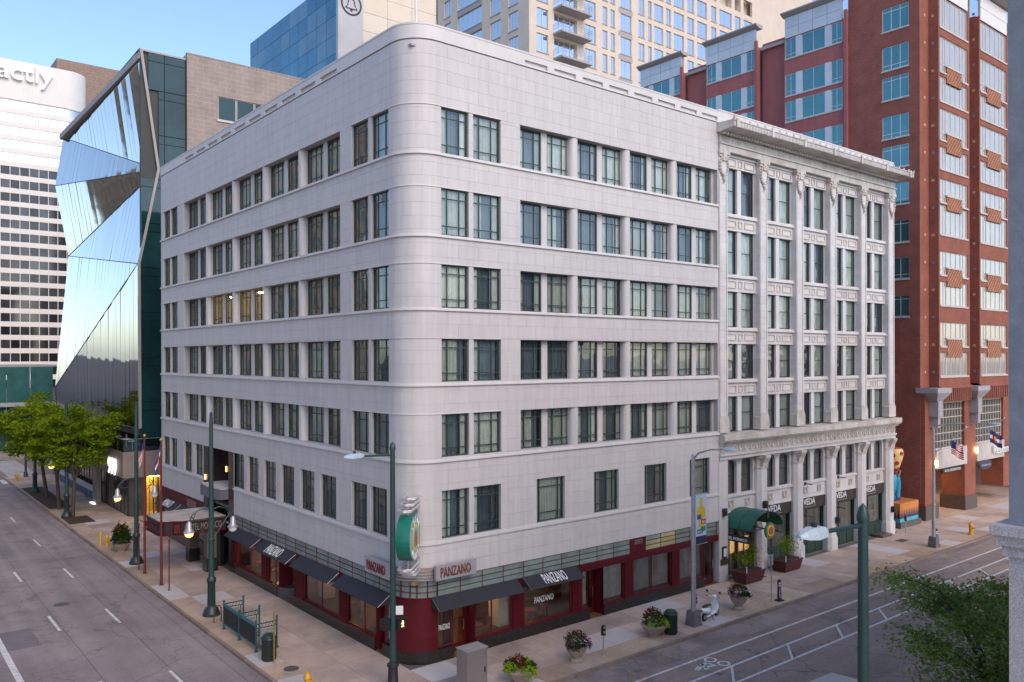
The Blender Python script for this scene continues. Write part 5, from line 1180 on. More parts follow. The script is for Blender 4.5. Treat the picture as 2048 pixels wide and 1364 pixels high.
b = MB(); wall(b, FD, Y0+.4, qy(96.7), 30, 80, opsD, .4); b.box(X0, q(150), qy(96.7)-.3, qy(96.7), 30, 80).box(X0+1.2, X0+1.3, Y0+1, qy(96), 30, 80).box(X0+1.2, q(149), Y0+1.2, Y0+1.3, 30, 80); b.obj('side_wall', CREAM, ct)
SKYG = M('tower_glass', (.62, .66, .70), .03, .06, .3, metal=.95)
for z in zr:
    if z > 66: continue
    for a, c in colsF: win(ct, FC, q(a), q(c), z, z+hh, .12, (.5,), (), .06, .06, PREC, SKYG); fpiece('window_sill', GREYP, ct, FC, q(a)-.05, q(c)+.05, 0, .08, z-.12, z)
    for a, c in colsD: win(ct, FD, qy(a), qy(c), z, z+hh, .12, (.33, .66) if c-a < 5 else (.2, .4, .6, .8), (), .06, .06, PREC, SKYG); fpiece('window_sill', GREYP, ct, FD, qy(a)-.05, qy(c)+.05, 0, .08, z-.12, z)
    fpiece('spandrel', GREYP, ct, FD, qy(82.6), qy(89.9), -.1, .03, z+hh, z+3.1); fpiece('spandrel', GREYP, ct, FC, q(87.0), q(90.6), 0, .02, z+hh+.05, z+3.05)
    win(ct, FC, q(71.7), q(76.9), z-.25, z+hh, .3, (.25, .5, .75), (), .06, .06, PREC, SKYG)
    bal = MB(); bal.box(q(71.5), q(78.4), Y0-1.7, Y0, z-.55, z-.3); bo = bal.obj('balcony', GREYP, ct)
    ra = MB()
    for k in range(9): x = q(71.5)+.03+(q(78.4)-q(71.5)-.06)*k/8; ra.box(x-.02, x+.02, Y0-1.69, Y0-1.65, z-.3, z+.75)
    for h in (.2, .48, .75): ra.box(q(71.5), q(78.4), Y0-1.69, Y0-1.65, z+h-.03, z+h); ra.box(q(71.5), q(71.5)+.04, Y0-1.65, Y0, z+h-.03, z+h); ra.box(q(78.4)-.04, q(78.4), Y0-1.65, Y0, z+h-.03, z+h)
    ra.obj('railing', STEEL, bo)
# ------------------------------------------------------------------ corner building at the right edge, and unseen buildings added for reflections
nb = T('stone_corner_building', 'grey rendered stone corner building cut by the right edge of the picture', 'building', (0, -23.7, 0))
b = MB(); b.box(0, 34, -20, 0, 10.05, 21.8); b.obj('upper_wall', PLASTER, nb)
b = MB(); b.box(-.28, 34.3, -20.3, .28, 9.85, 10.05).box(-.18, 34.2, -20.2, .18, 9.62, 9.85).box(-.1, 34.1, -20.1, .1, 9.4, 9.62); b.obj('cornice', STONEW, nb)
b = MB(); b.box(.1, 33.9, -19.9, -.1, 0, 9.4); b.obj('lower_wall', STONEW, nb)
for k in range(7): b = MB(); b.box(0, .5, -.5-3.1*k, 0-3.1*k, 0, 9.4); b.obj('pilaster', STONEW, nb); b = MB(); b.box(.5+4.5*k, 1.+4.5*k, -.5, 0, 0, 9.4); b.obj('pilaster', STONEW, nb)
for k in range(6):
    for z0, z1 in ((.8, 4), (5.2, 8.6), (11.5, 14), (15.5, 18)): win(nb, ('R', .0), 1.6+4.5*k, 4.4+4.5*k, z0, z1, .002, (.5,), (.5,), .08, .06, DARKF, DKGL)
OPP = [((-84, -41, 152, 190, 0, 72), 'unseen tall tan gridded tower up the avenue, added to be mirrored in the folded glass', (.5, .40, .29)), ((-50, -28, 103, 125, 0, 50), 'unseen beige gridded tower across the far street, added to be mirrored in the folded glass', (.47, .39, .30)), ((-90, -62, -20, 12, 0, 40), 'unseen tan gridded slab added for reflections on the opposite side of the avenue', (.42, .34, .25)), ((-84, -56, 22, 50, 0, 46), 'unseen beige gridded slab added for reflections farther up the opposite side of the avenue', (.5, .44, .36)), ((-80, -50, 58, 78, 0, 30), 'unseen pale low block added for reflections beyond the beige slab on the opposite avenue side', (.5, .47, .44))]  # out-of-view blocks added as reflection sources, placed and sized for the folded glass
for (x0_, x1_, y0_, y1_, z0_, z1_), lab, col in OPP:
    t = T('reflection_building', lab, 'building', (0, 0, 0)); mt = M('opp_%d' % x1_, col, .8, .1, .3)
    b = MB(); b.box(x0_, x1_-.3, y0_, y1_, 0, z1_)
    z = 4.
    while z < z1_-1: b.box(x1_-.3, x1_, y0_, y1_, z-1.1, z); z += 3.6
    y = y0_
    while y < y1_: b.box(x1_-.3, x1_+.1, y, y+1.5, 0, z1_); y += 3.2
    z = 4.
    while z < z1_-1: b.box(x0_, x1_, y0_-.3, y0_, z-1.2, z); z += 3.6
    x = x0_
    while x < x1_-.2: b.box(x, x+1.5, y0_-.4, y0_, 0, z1_); x += 3.2
    b.obj('frame', mt, t); MB().box(x0_, x1_-.35, y0_-.1, y0_-.05, .5, z1_-1).obj('glazing', M('opp_glass_teal', (.16, .26, .25), .25, .3, .4), t)
    b = MB(); b.box(x1_-.29, x1_-.25, y0_, y1_, .5, z1_-1); b.obj('glazing', M('opp_glass', (.26, .25, .22), .3, .3, .4), t)

# ------------------------------------------------------------------ street furniture
def light(name, loc, power, col=(1, .6, .28), r=.15, parent=None):
    l = bpy.data.lights.new(name, 'POINT'); l.energy = power; l.color = col; l.shadow_soft_size = r
    o = bpy.data.objects.new(name, l); COL.objects.link(o); o.location = loc
    if parent: o.parent = parent
    return o
def ornate_lamp(x, y, label, h=10.5, lit=(1, 0)):
    t = T('street_lamp', label, 'street lamp', (x, y, 0), 0, 'green twin globe lamps along the avenue')
    b = MB(); b.lathe([(.46, 0), (.46, .12), (.4, .2), (.36, .35), (.22, .5), (.2, 1.7), (.25, 1.78), (.25, 1.9), (.17, 2.05)], n=20, flute=.05); b.obj('base', POLED, t, True)
    b = MB(); b.lathe([(.145, 2.0), (.14, 4.4), (.1, h-.3), (.09, h)], n=14); b.lathe([(.17, 3.9), (.19, 3.95), (.19, 4.05), (.15, 4.1)], n=14); b.obj('pole', POLEG, t, True)
    MB().lathe([(.07, h), (.09, h+.1), (.05, h+.25), (0, h+.28)], n=10).obj('finial', M('blue_cap', (.02, .02, .09), .4), t, True)
    for s in (-1, 1):
        b = MB(); P = [(s*.1, 0, 5.55)]+[(s*(1.15-1.02*math.cos(a*PI/16)*.98), 0, 5.0+.75*math.sin(a*PI/16)) for a in range(2, 9)]
        P = [(s*.12, 0, 5.62), (s*.45, 0, 5.68), (s*.75, 0, 5.6), (s*1.0, 0, 5.38), (s*1.15, 0, 5.05)]
        b.path(P, .03, 6); b.path([(s*.12, 0, 4.0), (s*.5, 0, 4.6), (s*1.0, 0, 5.3)], .025, 6); b.path([(s*.14, 0, 5.1), (s*1.12, 0, 5.1)], .02, 6); b.path([(s*.8, 0, 5.5), (s*.95, 0, 5.12), (s*1.15, 0, 5.35)], .02, 6); b.obj('arm', POLEG, t)
        b = MB(); b.lathe([(.05, 5.1), (.13, 5.0), (.15, 4.72), (.22, 4.6), (.27, 4.55), (.27, 4.5)], s*1.15, 0, 14); b.obj('lamp_housing', STEEL, t, True)
        b = MB(); b.ball((s*1.15, 0, 4.45), .22, 14, 8, 0, (1, 1, .9)); on = lit[0] if s < 0 else lit[1]
        b.obj('globe', BULB if on else GLOBE, t, True)
    return t
ornate_lamp(-4.05, 13.25, 'green twin globe street lamp nearest the corner, left of the railing enclosure')
ornate_lamp(-4.13, 27.4, 'green twin globe street lamp behind the red flagpoles', 10.5)
ornate_lamp(-4.4, 48.1, 'green twin globe street lamp between the street trees', 9.6, (1, 1))
ornate_lamp(-4.18, 64.7, 'green twin globe street lamp standing in the long tree bed', 9.0, (0, 0))
def cobra(mb, x, y, z, dx, dy, s=1.):
    d = Vector((dx, dy, 0)).normalized(); n = Vector((-d.y, d.x, 0)); c = Vector((x, y, z)); rows = []
    for u, w, h in ((-.05, .05, .05), (.1, .13, .1), (.4, .17, .12), (.62, .12, .08), (.72, .03, .03)):
        rows.append([c+d*u*s+n*w*s*sx+Vector((0, 0, h*s*sz)) for sx, sz in ((-1, -.45), (1, -.45), (.9, .3), (.45, 1), (-.45, 1), (-.9, .3))])
    vs = [p for r in rows for p in r]; k = 6
    mb.add(vs, [(i*k+j, i*k+(j+1) % k, (i+1)*k+(j+1) % k, (i+1)*k+j) for i in range(4) for j in range(k)]+[tuple(range(6))[::-1], tuple(range(24, 30))])
HEAD = M('lamp_head_pale', (.38, .46, .52), .25, .08)
def corner_pole(x, y, label, h, sig, r=.1, armz=None):
    t = T('corner_lamp_post', label, 'lamp post', (x, y, 0), 0, 'green corner lamp posts')
    b = MB(); b.lathe([(.27, 0), (.27, .1), (.22, .22), (.2, .85), (.25, .9), (.25, .98), (.16, 1.06)], n=18); b.obj('base', BLK, t, True)
    b = MB(); b.lathe([(r*1.35, 1.0), (r, h-.15)], n=16); b.obj('pole', POLEG, t, True)
    b = MB(); b.lathe([(r*1.25, h-.15), (r*1.3, h-.05), (r*.9, h+.1), (0, h+.2)], n=14); b.obj('cap', POLEG, t, True)
    az = armz or h-.35; b = MB(); b.path([(-r*.8, 0, az), (-1.45, 0, az+.06)], [.05, .045], 8); b.obj('arm', POLEG, t)
    b = MB(); cobra(b, -1.4, 0, az+.06, -1, 0, 1.15); ho = b.obj('lamp_head', HEAD, t); MB().lathe([(.05, 0), (.06, .1), (.04, .12)], -1.75, 0, 8).obj('photocell', BLK, ho, loc=(0, 0, az+.16))
    if sig:
        for dx, dy, a in ((.32, -.1, .25), (-.3, .12, 1.75)):
            q = MB(); q.box(-.22, .22, -.1, .1, -.22, .22); q.box(-.24, .24, -.2, -.1, .2, .24); s_ = q.obj('pedestrian_signal', BLK, t, loc=(dx, dy, 2.62)); s_.rotation_euler = (0, 0, a)
            m = MB(); m.ball((0, -.115, .1), .03, 8, 6); m.tube((0, -.11, .06), (.01, -.11, -.04), .03, n=6); m.tube((.01, -.11, -.04), (.06, -.11, -.14), .018, n=5); m.tube((0, -.11, -.04), (-.06, -.11, -.13), .018, n=5); m.tube((0, -.11, .05), (.07, -.11, 0), .014, n=5); m.tube((0, -.11, .05), (-.07, -.11, .0), .014, n=5); m.obj('walking_man', M('walk_light', (.9, .6, .2), .4, 0, emit=(1, .7, .25), estr=1.2), s_)
        q = MB(); q.box(.1, .42, -.015, .015, 3.0, 3.36); q.obj('sign_plate', FWH, t).rotation_euler = (0, 0, -.6)
        q = MB(); q.lathe([(.125, 3.1), (.125, 3.2)], n=12).lathe([(.125, 2.8), (.125, 2.88)], n=12); q.obj('tape_band', M('old_tape', (.35, .33, .2), .8, .3), t)
    return t
corner_pole(-1.56, -1.16, 'green lamp post with walk signals standing before the red hotel corner', 9.95, True)
corner_pole(-3.65, -22.42, 'close green lamp post with short arm at the bottom right', 10.55, False, .095, 10.32)
def cobra_pole(x, y, label, h, alen, banner=False):
    t = T('silver_lamp_post', label, 'lamp post', (x, y, 0), 0, 'silver lamp posts on the bike lane street')
    b = MB(); b.frustum(0, 0, .3, .3, .24, .24, 0, .75); b.box(-.32, .32, -.32, .32, 0, .04); b.obj('base', M('base_rust', (.14, .12, .13), .7, .3, 4), t)
    b = MB(); b.lathe([(.13, .7), (.085, h)], n=14); b.lathe([(.15, 3.0), (.15, 3.08)], n=14); b.obj('pole', STEEL, t, True)
    b = MB(); b.path([(0, 0, h-.25), (0, -.35, h+.12), (0, -alen*.5, h+.35), (0, -alen+.3, h+.42)], [.05, .045, .04, .035], 8); b.obj('arm', STEEL, t)
    b = MB(); cobra(b, 0, -alen+.35, h+.42, 0, -1, 1.1); b.obj('lamp_head', HEAD, t)
    return t
l1 = cobra_pole(14.33, -4.0, 'silver lamp post with colourful banner beside the white scooter', 8.65, 2.2)
cobra_pole(41.25, -4.03, 'silver lamp post near the brick drive-in', 8.6, 4.0)
bn = T('street_banner', 'tall pale blue art banner hung on the silver lamp post', 'banner', (14.45, -4.0, 4.05))
b = MB(); b.box(.06, .92, -.012, .012, 0, 2.55); b.obj('cloth', M('banner_sky', (.42, .55, .72), .7, .05), bn); b = MB(); b.box(.0, 1.0, -.02, .02, 2.53, 2.57).box(0, 1.0, -.02, .02, -.03, .01); b.obj('rod', STEEL, bn)
BY, BRr, BBl, BGr, BNv = M('banner_yellow', (.6, .42, .02), .7, .15, 8), M('banner_red', (.5, .03, .05), .7), M('banner_blue2', (.03, .08, .4), .7), M('banner_green', (.02, .3, .12), .7), M('banner_navy', (.015, .02, .05), .7)
b = MB(); b.prism([(.12, 1.35), (.86, 1.35), (.84, 1.72), (.72, 1.86), (.58, 1.95), (.4, 1.95), (.26, 1.86), (.14, 1.72)], lambda p, t_: (p[0], t_, p[1]), -.016, -.013); b.prism([(.49+.15*math.cos(k*PI/7), 2.15+.22*math.sin(k*PI/7)) for k in range(14)], lambda p, t_: (p[0], t_, p[1]), -.016, -.013); b.box(.3, .7, -.016, -.013, .85, 1.35); b.obj('printed_shape', BY, bn)
for m_, q in ((BBl, (.18, .5, 1.25, 1.5)), (BRr, (.5, .88, .98, 1.25)), (BGr, (.46, .86, .62, .88)), (BNv, (.18, .62, .52, .74)), (BNv, (.07, .91, .01, .4))):
    MB().box(q[0], q[1], -.02, -.016, q[2], q[3]).obj('printed_block', m_, bn)
text('lettering', 'Art', (.56, -.021, 1.03), XR, ZU, .28, .17, WHITE, bn, .003); text('lettering', 'BRICK', (.2, -.021, .56), XR, ZU, .38, .13, WHITE, bn, .003)
# red flagpoles and posts
for x, y, fn, lb in ((-4.41, 24.4, usf, 'red flagpole with hanging striped flag, farther from the corner'), (-4.39, 20.95, cof, 'red flagpole with hanging blue and white flag, nearer the corner')):
    t = T('flagpole', lb, 'flagpole', (x, y, 0), 0, 'red flagpoles on the avenue')
    b = MB(); b.lathe([(.1, 0), (.085, .1), (.05, 8.6)], n=12); b.box(-.12, .12, -.12, .12, 0, .03); b.obj('pole', REDM, t, True); MB().ball((0, 0, 8.72), .1, 10, 8).obj('finial', M('gold_ball', (.5, .35, .1), .3, 0, metal=.8), t, True)
    ob('cloth', flagmesh(.5, .85, fn, [FRED, FWH, FBL, FGO], sag=1.0), t, (-0.05, 0.02, 8.35), math.radians(141))
for x, y, lb in ((-4.43, 25.65, 'thin red post standing left of the striped flagpole'), (-4.38, 19.45, 'thin red post standing right of the flagpoles')):
    b = MB(); b.lathe([(.07, 0), (.045, .05), (.04, 2.85)], n=10); b.ball((0, 0, 2.92), .07, 8, 6); tag(b.obj('marker_post', REDM, None, True, loc=(x, y, 0)), lb, 'post', 'thin red posts on the avenue')
# planters
def bowl(x, y, label, prof, parts, z0, cat='planter', rg=None):
    rg = rg or random.Random(int(x*100)); t = T('flower_planter', label, cat, (x, y, 0), 0, 'stone flower planters')
    MB().lathe(prof, n=20).obj('bowl', STONEP, t, True)
    r_ = prof[-1][0]; MB().lathe([(r_*.93, prof[-1][1]-.02), (0, prof[-1][1]-.01)], n=16, cap=False).obj('soil', SOIL, t)
    for nm, mats, cs in parts:
        b = MB()
        for (cx, cy, cz, rad_, n, sz) in cs:
            for k in range(n):
                a, u = rg.uniform(0, 2*PI), rg.uniform(-.5, 1); s_ = math.sqrt(max(0, 1-u*u)); rr_ = rad_*rg.uniform(.7, 1.05)
                p = (cx+rr_*s_*math.cos(a), cy+rr_*s_*math.sin(a), cz+rr_*u*.8)
                leaves(b, [p], sz, 3, sz*.4, 0, 1, rg)
        b.obj(nm, mats, t)
    return t
URN = [(.3, 0), (.32, .06), (.3, .14), (.2, .2), (.25, .28), (.42, .48), (.47, .66), (.5, .7)]
LOW = [(.28, 0), (.3, .08), (.34, .12), (.55, .34), (.66, .5), (.7, .54)]
bowl(2.85, -4.05, 'low planter of lime green foliage in the foreground beside the metal cabinet', LOW, [('lime_foliage', LIME, [(-.45, .1, .62, .3, 150, .09), (.5, .25, .6, .3, 150, .09), (.05, -.5, .5, .34, 170, .09)]), ('red_foliage', REDLEAF, [(0, .1, .85, .3, 130, .1)]), ('green_foliage', DKLEAF, [(.35, -.3, .62, .26, 110, .09), (-.2, .3, .7, .3, 120, .1)])], 0)
bowl(6.28, -3.85, 'round urn of purple flowers beside the parking meter', URN, [('green_foliage', DKLEAF, [(0, 0, .95, .5, 330, .1), (.35, -.25, .72, .28, 110, .09), (-.35, -.2, .75, .28, 110, .09)]), ('purple_flowers', FLP, [(.35, -.2, .8, .33, 60, .07), (-.38, -.1, .78, .3, 45, .07)]), ('red_flowers', FLR, [(0, .1, 1.1, .36, 40, .07)]), ('white_flowers', FLW, [(.05, -.35, .95, .2, 22, .06)])], 0)
bowl(11.63, -3.75, 'low planter of yellow and red flowers beside the dark litter bin', LOW, [('green_foliage', DKLEAF, [(0, 0, .75, .55, 330, .11)]), ('yellow_foliage', LIME, [(.2, -.4, .62, .3, 120, .09), (-.3, -.2, .62, .25, 70, .09)]), ('red_flowers', REDLEAF, [(0, .1, 1.0, .4, 120, .1)]), ('white_flowers', FLW, [(-.4, -.2, .75, .2, 16, .06)])], 0)
bowl(18.32, -3.88, 'round urn of red and white flowers beyond the scooter', URN, [('green_foliage', DKLEAF, [(0, 0, .95, .52, 330, .1), (.4, -.2, .7, .25, 90, .1)]), ('red_flowers', FLR, [(-.1, .1, 1.1, .4, 75, .075)]), ('white_flowers', FLW, [(.25, -.25, 1.0, .25, 40, .06)]), ('pink_flowers', FLP, [(-.4, -.1, .8, .22, 40, .07)])], 0)
bowl(-3.98, 31.85, 'shallow planter with tall red flowered shrub beside the far hydrant', LOW, [('green_foliage', DKLEAF, [(0, 0, .95, .6, 380, .2), (0, 0, 1.5, .4, 150, .22)]), ('red_flowers', FLR, [(0, 0, 1.4, .6, 20, .12), (-.35, 0, .9, .4, 20, .1), (-.1, 0, 2.1, .12, 4, .1)])], 0)
def box_planter(x, y, label, seed):
    rg = random.Random(seed); t = T('box_planter', label, 'planter', (x, y, 0), 0, 'maroon box planters at the canopy')
    b = MB(); b.frustum(0, 0, .82, .42, 1.0, .55, .03, .68); b.obj('box', MAROON, t); MB().box(-1.02, 1.02, -.57, .57, .66, .72).obj('rim', MAROON, t); MB().box(-.9, .9, -.45, .45, .69, .73).obj('soil', SOIL, t)
    b = MB(); tips = []
    for k in range(9):
        a = rg.uniform(0, 2*PI); tip = (rg.uniform(-.75, .6), rg.uniform(-.4, .4), rg.uniform(1.25, 1.9)); b.path([(rg.uniform(-.3, .3), rg.uniform(-.1, .1), .7), (tip[0]*.6, tip[1]*.6, 1.1), tip], [.02, .015, .008], 5); tips.append(tip)
    b.obj('stems', BARK, t); b = MB(); leaves(b, tips*3, .13, 22, .22, 0, .8, rg); b.obj('foliage', LEAF, t)
    b = MB()
    for px in (-.85, .7, .85): b.box(px-.02, px+.02, -.5, -.46, .7, 1.1)
    b.obj('white_stake', FWH, t)
box_planter(23.4, -.95, 'maroon box planter with leafy shrub left of the canopy doormat', 3); box_planter(27.6, -.9, 'maroon box planter with leafy shrub right of the canopy doormat', 5)
# hydrants
def hydrant(x, y, label, rz=0, s=1.):
    t = T('fire_hydrant', label, 'hydrant', (x, y, 0), rz, 'yellow fire hydrants'); t.scale = (s, s, s)
    b = MB(); b.lathe([(.17, 0), (.17, .05), (.12, .07), (.115, .55), (.15, .57), (.15, .63), (.13, .66), (.1, .75), (.04, .8)], n=16); b.obj('body', HYDY, t, True)
    MB().lathe([(.035, .8), (.035, .87)], n=6).obj('cap_nut', HYDY, t)
    for a in (0, PI, PI*1.5):
        d = Vector((math.cos(a), math.sin(a), 0)); r_ = .075 if a > 4 else .055
        b = MB(); b.tube(d*.1+Vector((0, 0, .45)), d*.2+Vector((0, 0, .45)), r_, n=10); b.tube(d*.2+Vector((0, 0, .45)), d*.24+Vector((0, 0, .45)), r_*1.2, n=8); b.obj('outlet', HYDY, t)
hydrant(-4.55, .55, 'yellow fire hydrant in the foreground at the bottom left of the corner', .6, 1.05); hydrant(-4.4, 34.1, 'yellow fire hydrant beside the red flowered planter', 0, 1.05); hydrant(47.6, -4.0, 'yellow fire hydrant near the brick drive-in', .4, 1.15); hydrant(-4.35, 75, 'small far yellow fire hydrant by the zebra crossing', 0, 1.1)
b = MB(); b.lathe([(.09, 0), (.09, .95), (.06, 1.0), (0, 1.01)], n=12); tag(b.obj('bollard', HYDY, None, True, loc=(-4.72, 34.65, 0)), 'plain yellow bollard left of the far hydrant', 'bollard')
# green railing enclosure
re_ = T('railing_enclosure', 'dark green news rack enclosure with railings at the avenue kerb', 'railing', (-4.35, 8.5, 0))
RG = M('railing_teal', (.015, .075, .085), .4, .2, 4); RD_ = M('screen_black', (.012, .016, .016), .6, .2, 4)
for y in (2.07, 0, -2.09):
    for x, h in ((0, 1.38), (1.0, 1.42)):
        b = MB(); b.lathe([(.09, 0), (.09, .04), (.045, .06), (.045, h), (.06, h+.01), (.06, h+.05), (.02, h+.09)], x, y, 10); b.obj('post', RG, re_)
    b = MB(); b.box(0, 1.0, y-.02, y+.02, 1.24, 1.29).box(0, 1.0, y-.02, y+.02, 1.05, 1.09).box(0, 1.0, y-.02, y+.02, .18, .22)
    for k in range(6): b.tube((.1+.16*k, y, 1.09), (.18+.16*k, y, 1.24), .012, n=5)
    b.box(.12, .16, y-.02, y+.02, .22, 1.05).box(.84, .88, y-.02, y+.02, .22, 1.05); b.obj('end_frame', RG, re_)
    MB().box(.2, .8, y-.01, y+.01, .28, .98).obj('end_panel', M('panel_grey', (.2, .19, .19), .6), re_)
for y0_, y1_ in ((-2.05, -.04), (.04, 2.03)):
    MB().box(-.012, .012, y0_, y1_, .3, 1.15).obj('screen', RD_, re_); b = MB(); b.box(-.03, .03, y0_, y1_, 1.15, 1.21).box(-.03, .03, y0_, y1_, .24, .3).box(-.03, .03, y0_, y1_, 1.27, 1.3); b.obj('rail', M('rail_aqua', (.02, .16, .2), .35, .2), re_)
b = MB(); b.path([(-.35, 0, 0), (-.35, 0, .7), (-.25, 0, .85), (-.08, 0, .85), (.02, 0, .7), (.02, 0, 0)], .03, 8); tag(b.obj('bike_hoop', M('hoop_rust', (.05, .03, .025), .5, .2), None, True, loc=(-4.05, 11.85, 0)), 'dark bent bicycle hoop beside the nearest ornate lamp base', 'bike rack')
def bin_(x, y, label):
    t = T('litter_bin', label, 'litter bin', (x, y, 0), 0, 'dark green litter bins')
    b = MB()
    b.lathe([(.29, .0), (.3, .05), (.3, .95)], n=20); b.obj('drum', BLK, t, True); b = MB()
    for k in range(24): a = 2*PI*k/24; b.box(.31*math.cos(a)-.012, .31*math.cos(a)+.012, .31*math.sin(a)-.012, .31*math.sin(a)+.012, .06, .98)
    b.obj('slats', DGREEN, t); b = MB(); b.lathe([(.35, .95), (.37, .99), (.35, 1.03), (.28, 1.05), (.27, 1.12), (.2, 1.17), (.0, 1.18)], n=20); b.obj('lid', DGREEN, t, True)
bin_(-4.27, 5.1, 'dark litter bin at the end of the green railing enclosure'); bin_(12.45, -4.1, 'dark litter bin beside the yellow flowered planter')
tag(MB().lathe([(.04, 0), (.04, 2.3), (0, 2.32)], n=6).obj('marker_stake', M('stake_mustard', (.2, .14, .03), .6, .2), None, loc=(-4.27, 4.55, 0)), 'thin mustard coloured post in front of the avenue litter bin', 'post')
cb = T('utility_cabinet', 'tall plain grey metal utility cabinet at the bottom centre', 'cabinet', (.1, -4.05, 0)); b = MB(); b.box(0, 1.03, 0, .7, .1, 1.85); b.obj('body', M('cabinet_grey', (.30, .27, .26), .35, .12, 2, metal=.5), cb); MB().box(-.03, 1.06, -.03, .73, 1.85, 1.89).obj('lid', M('cabinet_lid', (.42, .39, .37), .35, .1, 2, metal=.5), cb); MB().box(.1, .93, .05, .65, 0, .1).obj('foot', BLK, cb); MB().box(.06, .97, -.015, 0, .16, 1.8).obj('door', MATS['cabinet_grey'], cb); MB().box(.86, .9, -.05, -.01, .9, 1.1).obj('handle', BLK, cb)
def meter(x, y, label):
    t = T('parking_meter', label, 'parking meter', (x, y, 0), 0, 'parking meters'); MB().lathe([(.07, 0), (.035, .04), (.032, .95)], n=10).obj('post', STEEL, t, True)
    b = MB(); b.box(-.09, .09, -.07, .07, .95, 1.22); b.prism([(-.085, 1.22), (.085, 1.22), (.085, 1.32), (.05, 1.4), (-.05, 1.4), (-.085, 1.32)], lambda p, q_: (p[0], q_, p[1]), -.065, .065); b.obj('head', BLK, t); MB().box(-.06, .06, -.085, -.06, 1.26, 1.36).obj('screen', SILVER, t); MB().box(-.05, .05, -.08, -.06, 1.05, 1.15).obj('label_plate', HYDY, t)
meter(7.7, -4.15, 'parking meter on a steel post beside the purple flower urn'); meter(44.3, -.6, 'parking meter with yellow label before the painted sculpture'); meter(14.85, -3.7, 'parking meter half hidden between lamp post and white scooter')
# scooter
st = T('motor_scooter', 'white motor scooter parked on the pavement by the silver lamp post', 'scooter', (15.85, -3.9, 0), math.radians(8)); SW_ = M('scooter_white', (.72, .72, .74), .25, .04); TY = M('tyre', (.02, .02, .02), .8, .1)
for x in (-.62, .62):
    b = MB(); 
    for i in range(20):
        a0, a1 = 2*PI*i/20, 2*PI*(i+1)/20
        for j in range(8):
            b0, b1 = 2*PI*j/8, 2*PI*(j+1)/8; q_ = []
            for a, bb in ((a0, b0), (a1, b0), (a1, b1), (a0, b1)): rr_ = .17+.055*math.cos(bb); q_.append((x+rr_*math.cos(a), .05*math.sin(bb), .225+rr_*math.sin(a)))
            b.add(q_, [(0, 1, 2, 3)])
    w_ = b.obj('wheel', TY, st, True); b = MB(); b.tube((x, -.05, .225), (x, .05, .225), .12, n=14); b.obj('rim', SILVER, w_)
def loft(rows, name, mat, par, k=14):
    b = MB(); vs = []
    for (x, y, z, ry, rz_, tilt) in rows:
        for j in range(k): a = 2*PI*j/k; vs.append((x+rz_*math.sin(a)*tilt, y+ry*math.cos(a), z+rz_*math.sin(a)))
    b.add(vs, [(i*k+j, i*k+(j+1) % k, (i+1)*k+(j+1) % k, (i+1)*k+j) for i in range(len(rows)-1) for j in range(k)]+[tuple(range(k))[::-1], tuple(range((len(rows)-1)*k, len(rows)*k))]); return b.obj(name, mat, par, True)
loft([(-.92, 0, .62, .04, .04, 0), (-.85, 0, .58, .14, .12, 0), (-.6, 0, .55, .22, .17, 0), (-.3, 0, .52, .2, .16, 0), (-.12, 0, .42, .12, .12, 0)], 'rear_body', SW_, st)
loft([(-.15, 0, .28, .15, .05, 0), (.1, 0, .26, .17, .04, 0), (.35, 0, .3, .17, .05, 0)], 'floor_board', SW_, st)
loft([(.32, 0, .3, .16, .06, 0), (.45, 0, .45, .2, .07, -.4), (.47, 0, .68, .22, .08, -.4), (.42, 0, .88, .14, .08, -.4), (.36, 0, .98, .06, .05, -.4)], 'leg_shield', SW_, st)
loft([(.42, 0, .36, .02, .03, 0), (.55, 0, .42, .08, .07, 0), (.72, 0, .4, .08, .06, 0), (.86, 0, .3, .05, .03, 0)], 'front_mudguard', SW_, st)
loft([(-.75, 0, .74, .05, .03, 0), (-.6, 0, .76, .13, .05, 0), (-.25, 0, .76, .13, .06, 0), (-.02, 0, .72, .08, .04, 0)], 'seat', M('seat_black', (.03, .028, .03), .6), st)
b = MB(); b.path([(.42, 0, .92), (.34, 0, 1.04)], .045, 8); b.path([(.28, -.33, 1.08), (.36, -.12, 1.06), (.36, .12, 1.06), (.28, .33, 1.08)], .03, 8); b.ball((.38, 0, 1.07), .1, 12, 8, 0, (1.1, 1.3, .8)); b.obj('handlebar', SW_, st, True)
for s_ in (-1, 1): b = MB(); b.tube((.26, s_*.27, 1.08), (.22, s_*.39, 1.09), .022, n=8); b.obj('grip', BLK, st); b = MB(); b.path([(.33, s_*.2, 1.08), (.3, s_*.3, 1.25), (.3, s_*.36, 1.3)], .008, 5); b.ball((.3, s_*.37, 1.32), .07, 10, 6, 0, (.3, 1, 1)); b.obj('mirror', BLK, st, True)
MB().ball((.48, 0, 1.07), .075, 12, 8, 0, (.5, 1, 1)).obj('headlight', GLOBE, st, True); MB().ball((-.92, 0, .6), .06, 10, 6, 0, (.5, 1, .8)).obj('tail_light', FRED, st, True); MB().tube((-.75, -.16, .3), (-.3, -.16, .26), .05, n=10).obj('exhaust', SILVER, st); MB().tube((-.1, -.1, .25), (-.2, -.3, .02), .015, n=6).obj('kickstand', BLK, st)
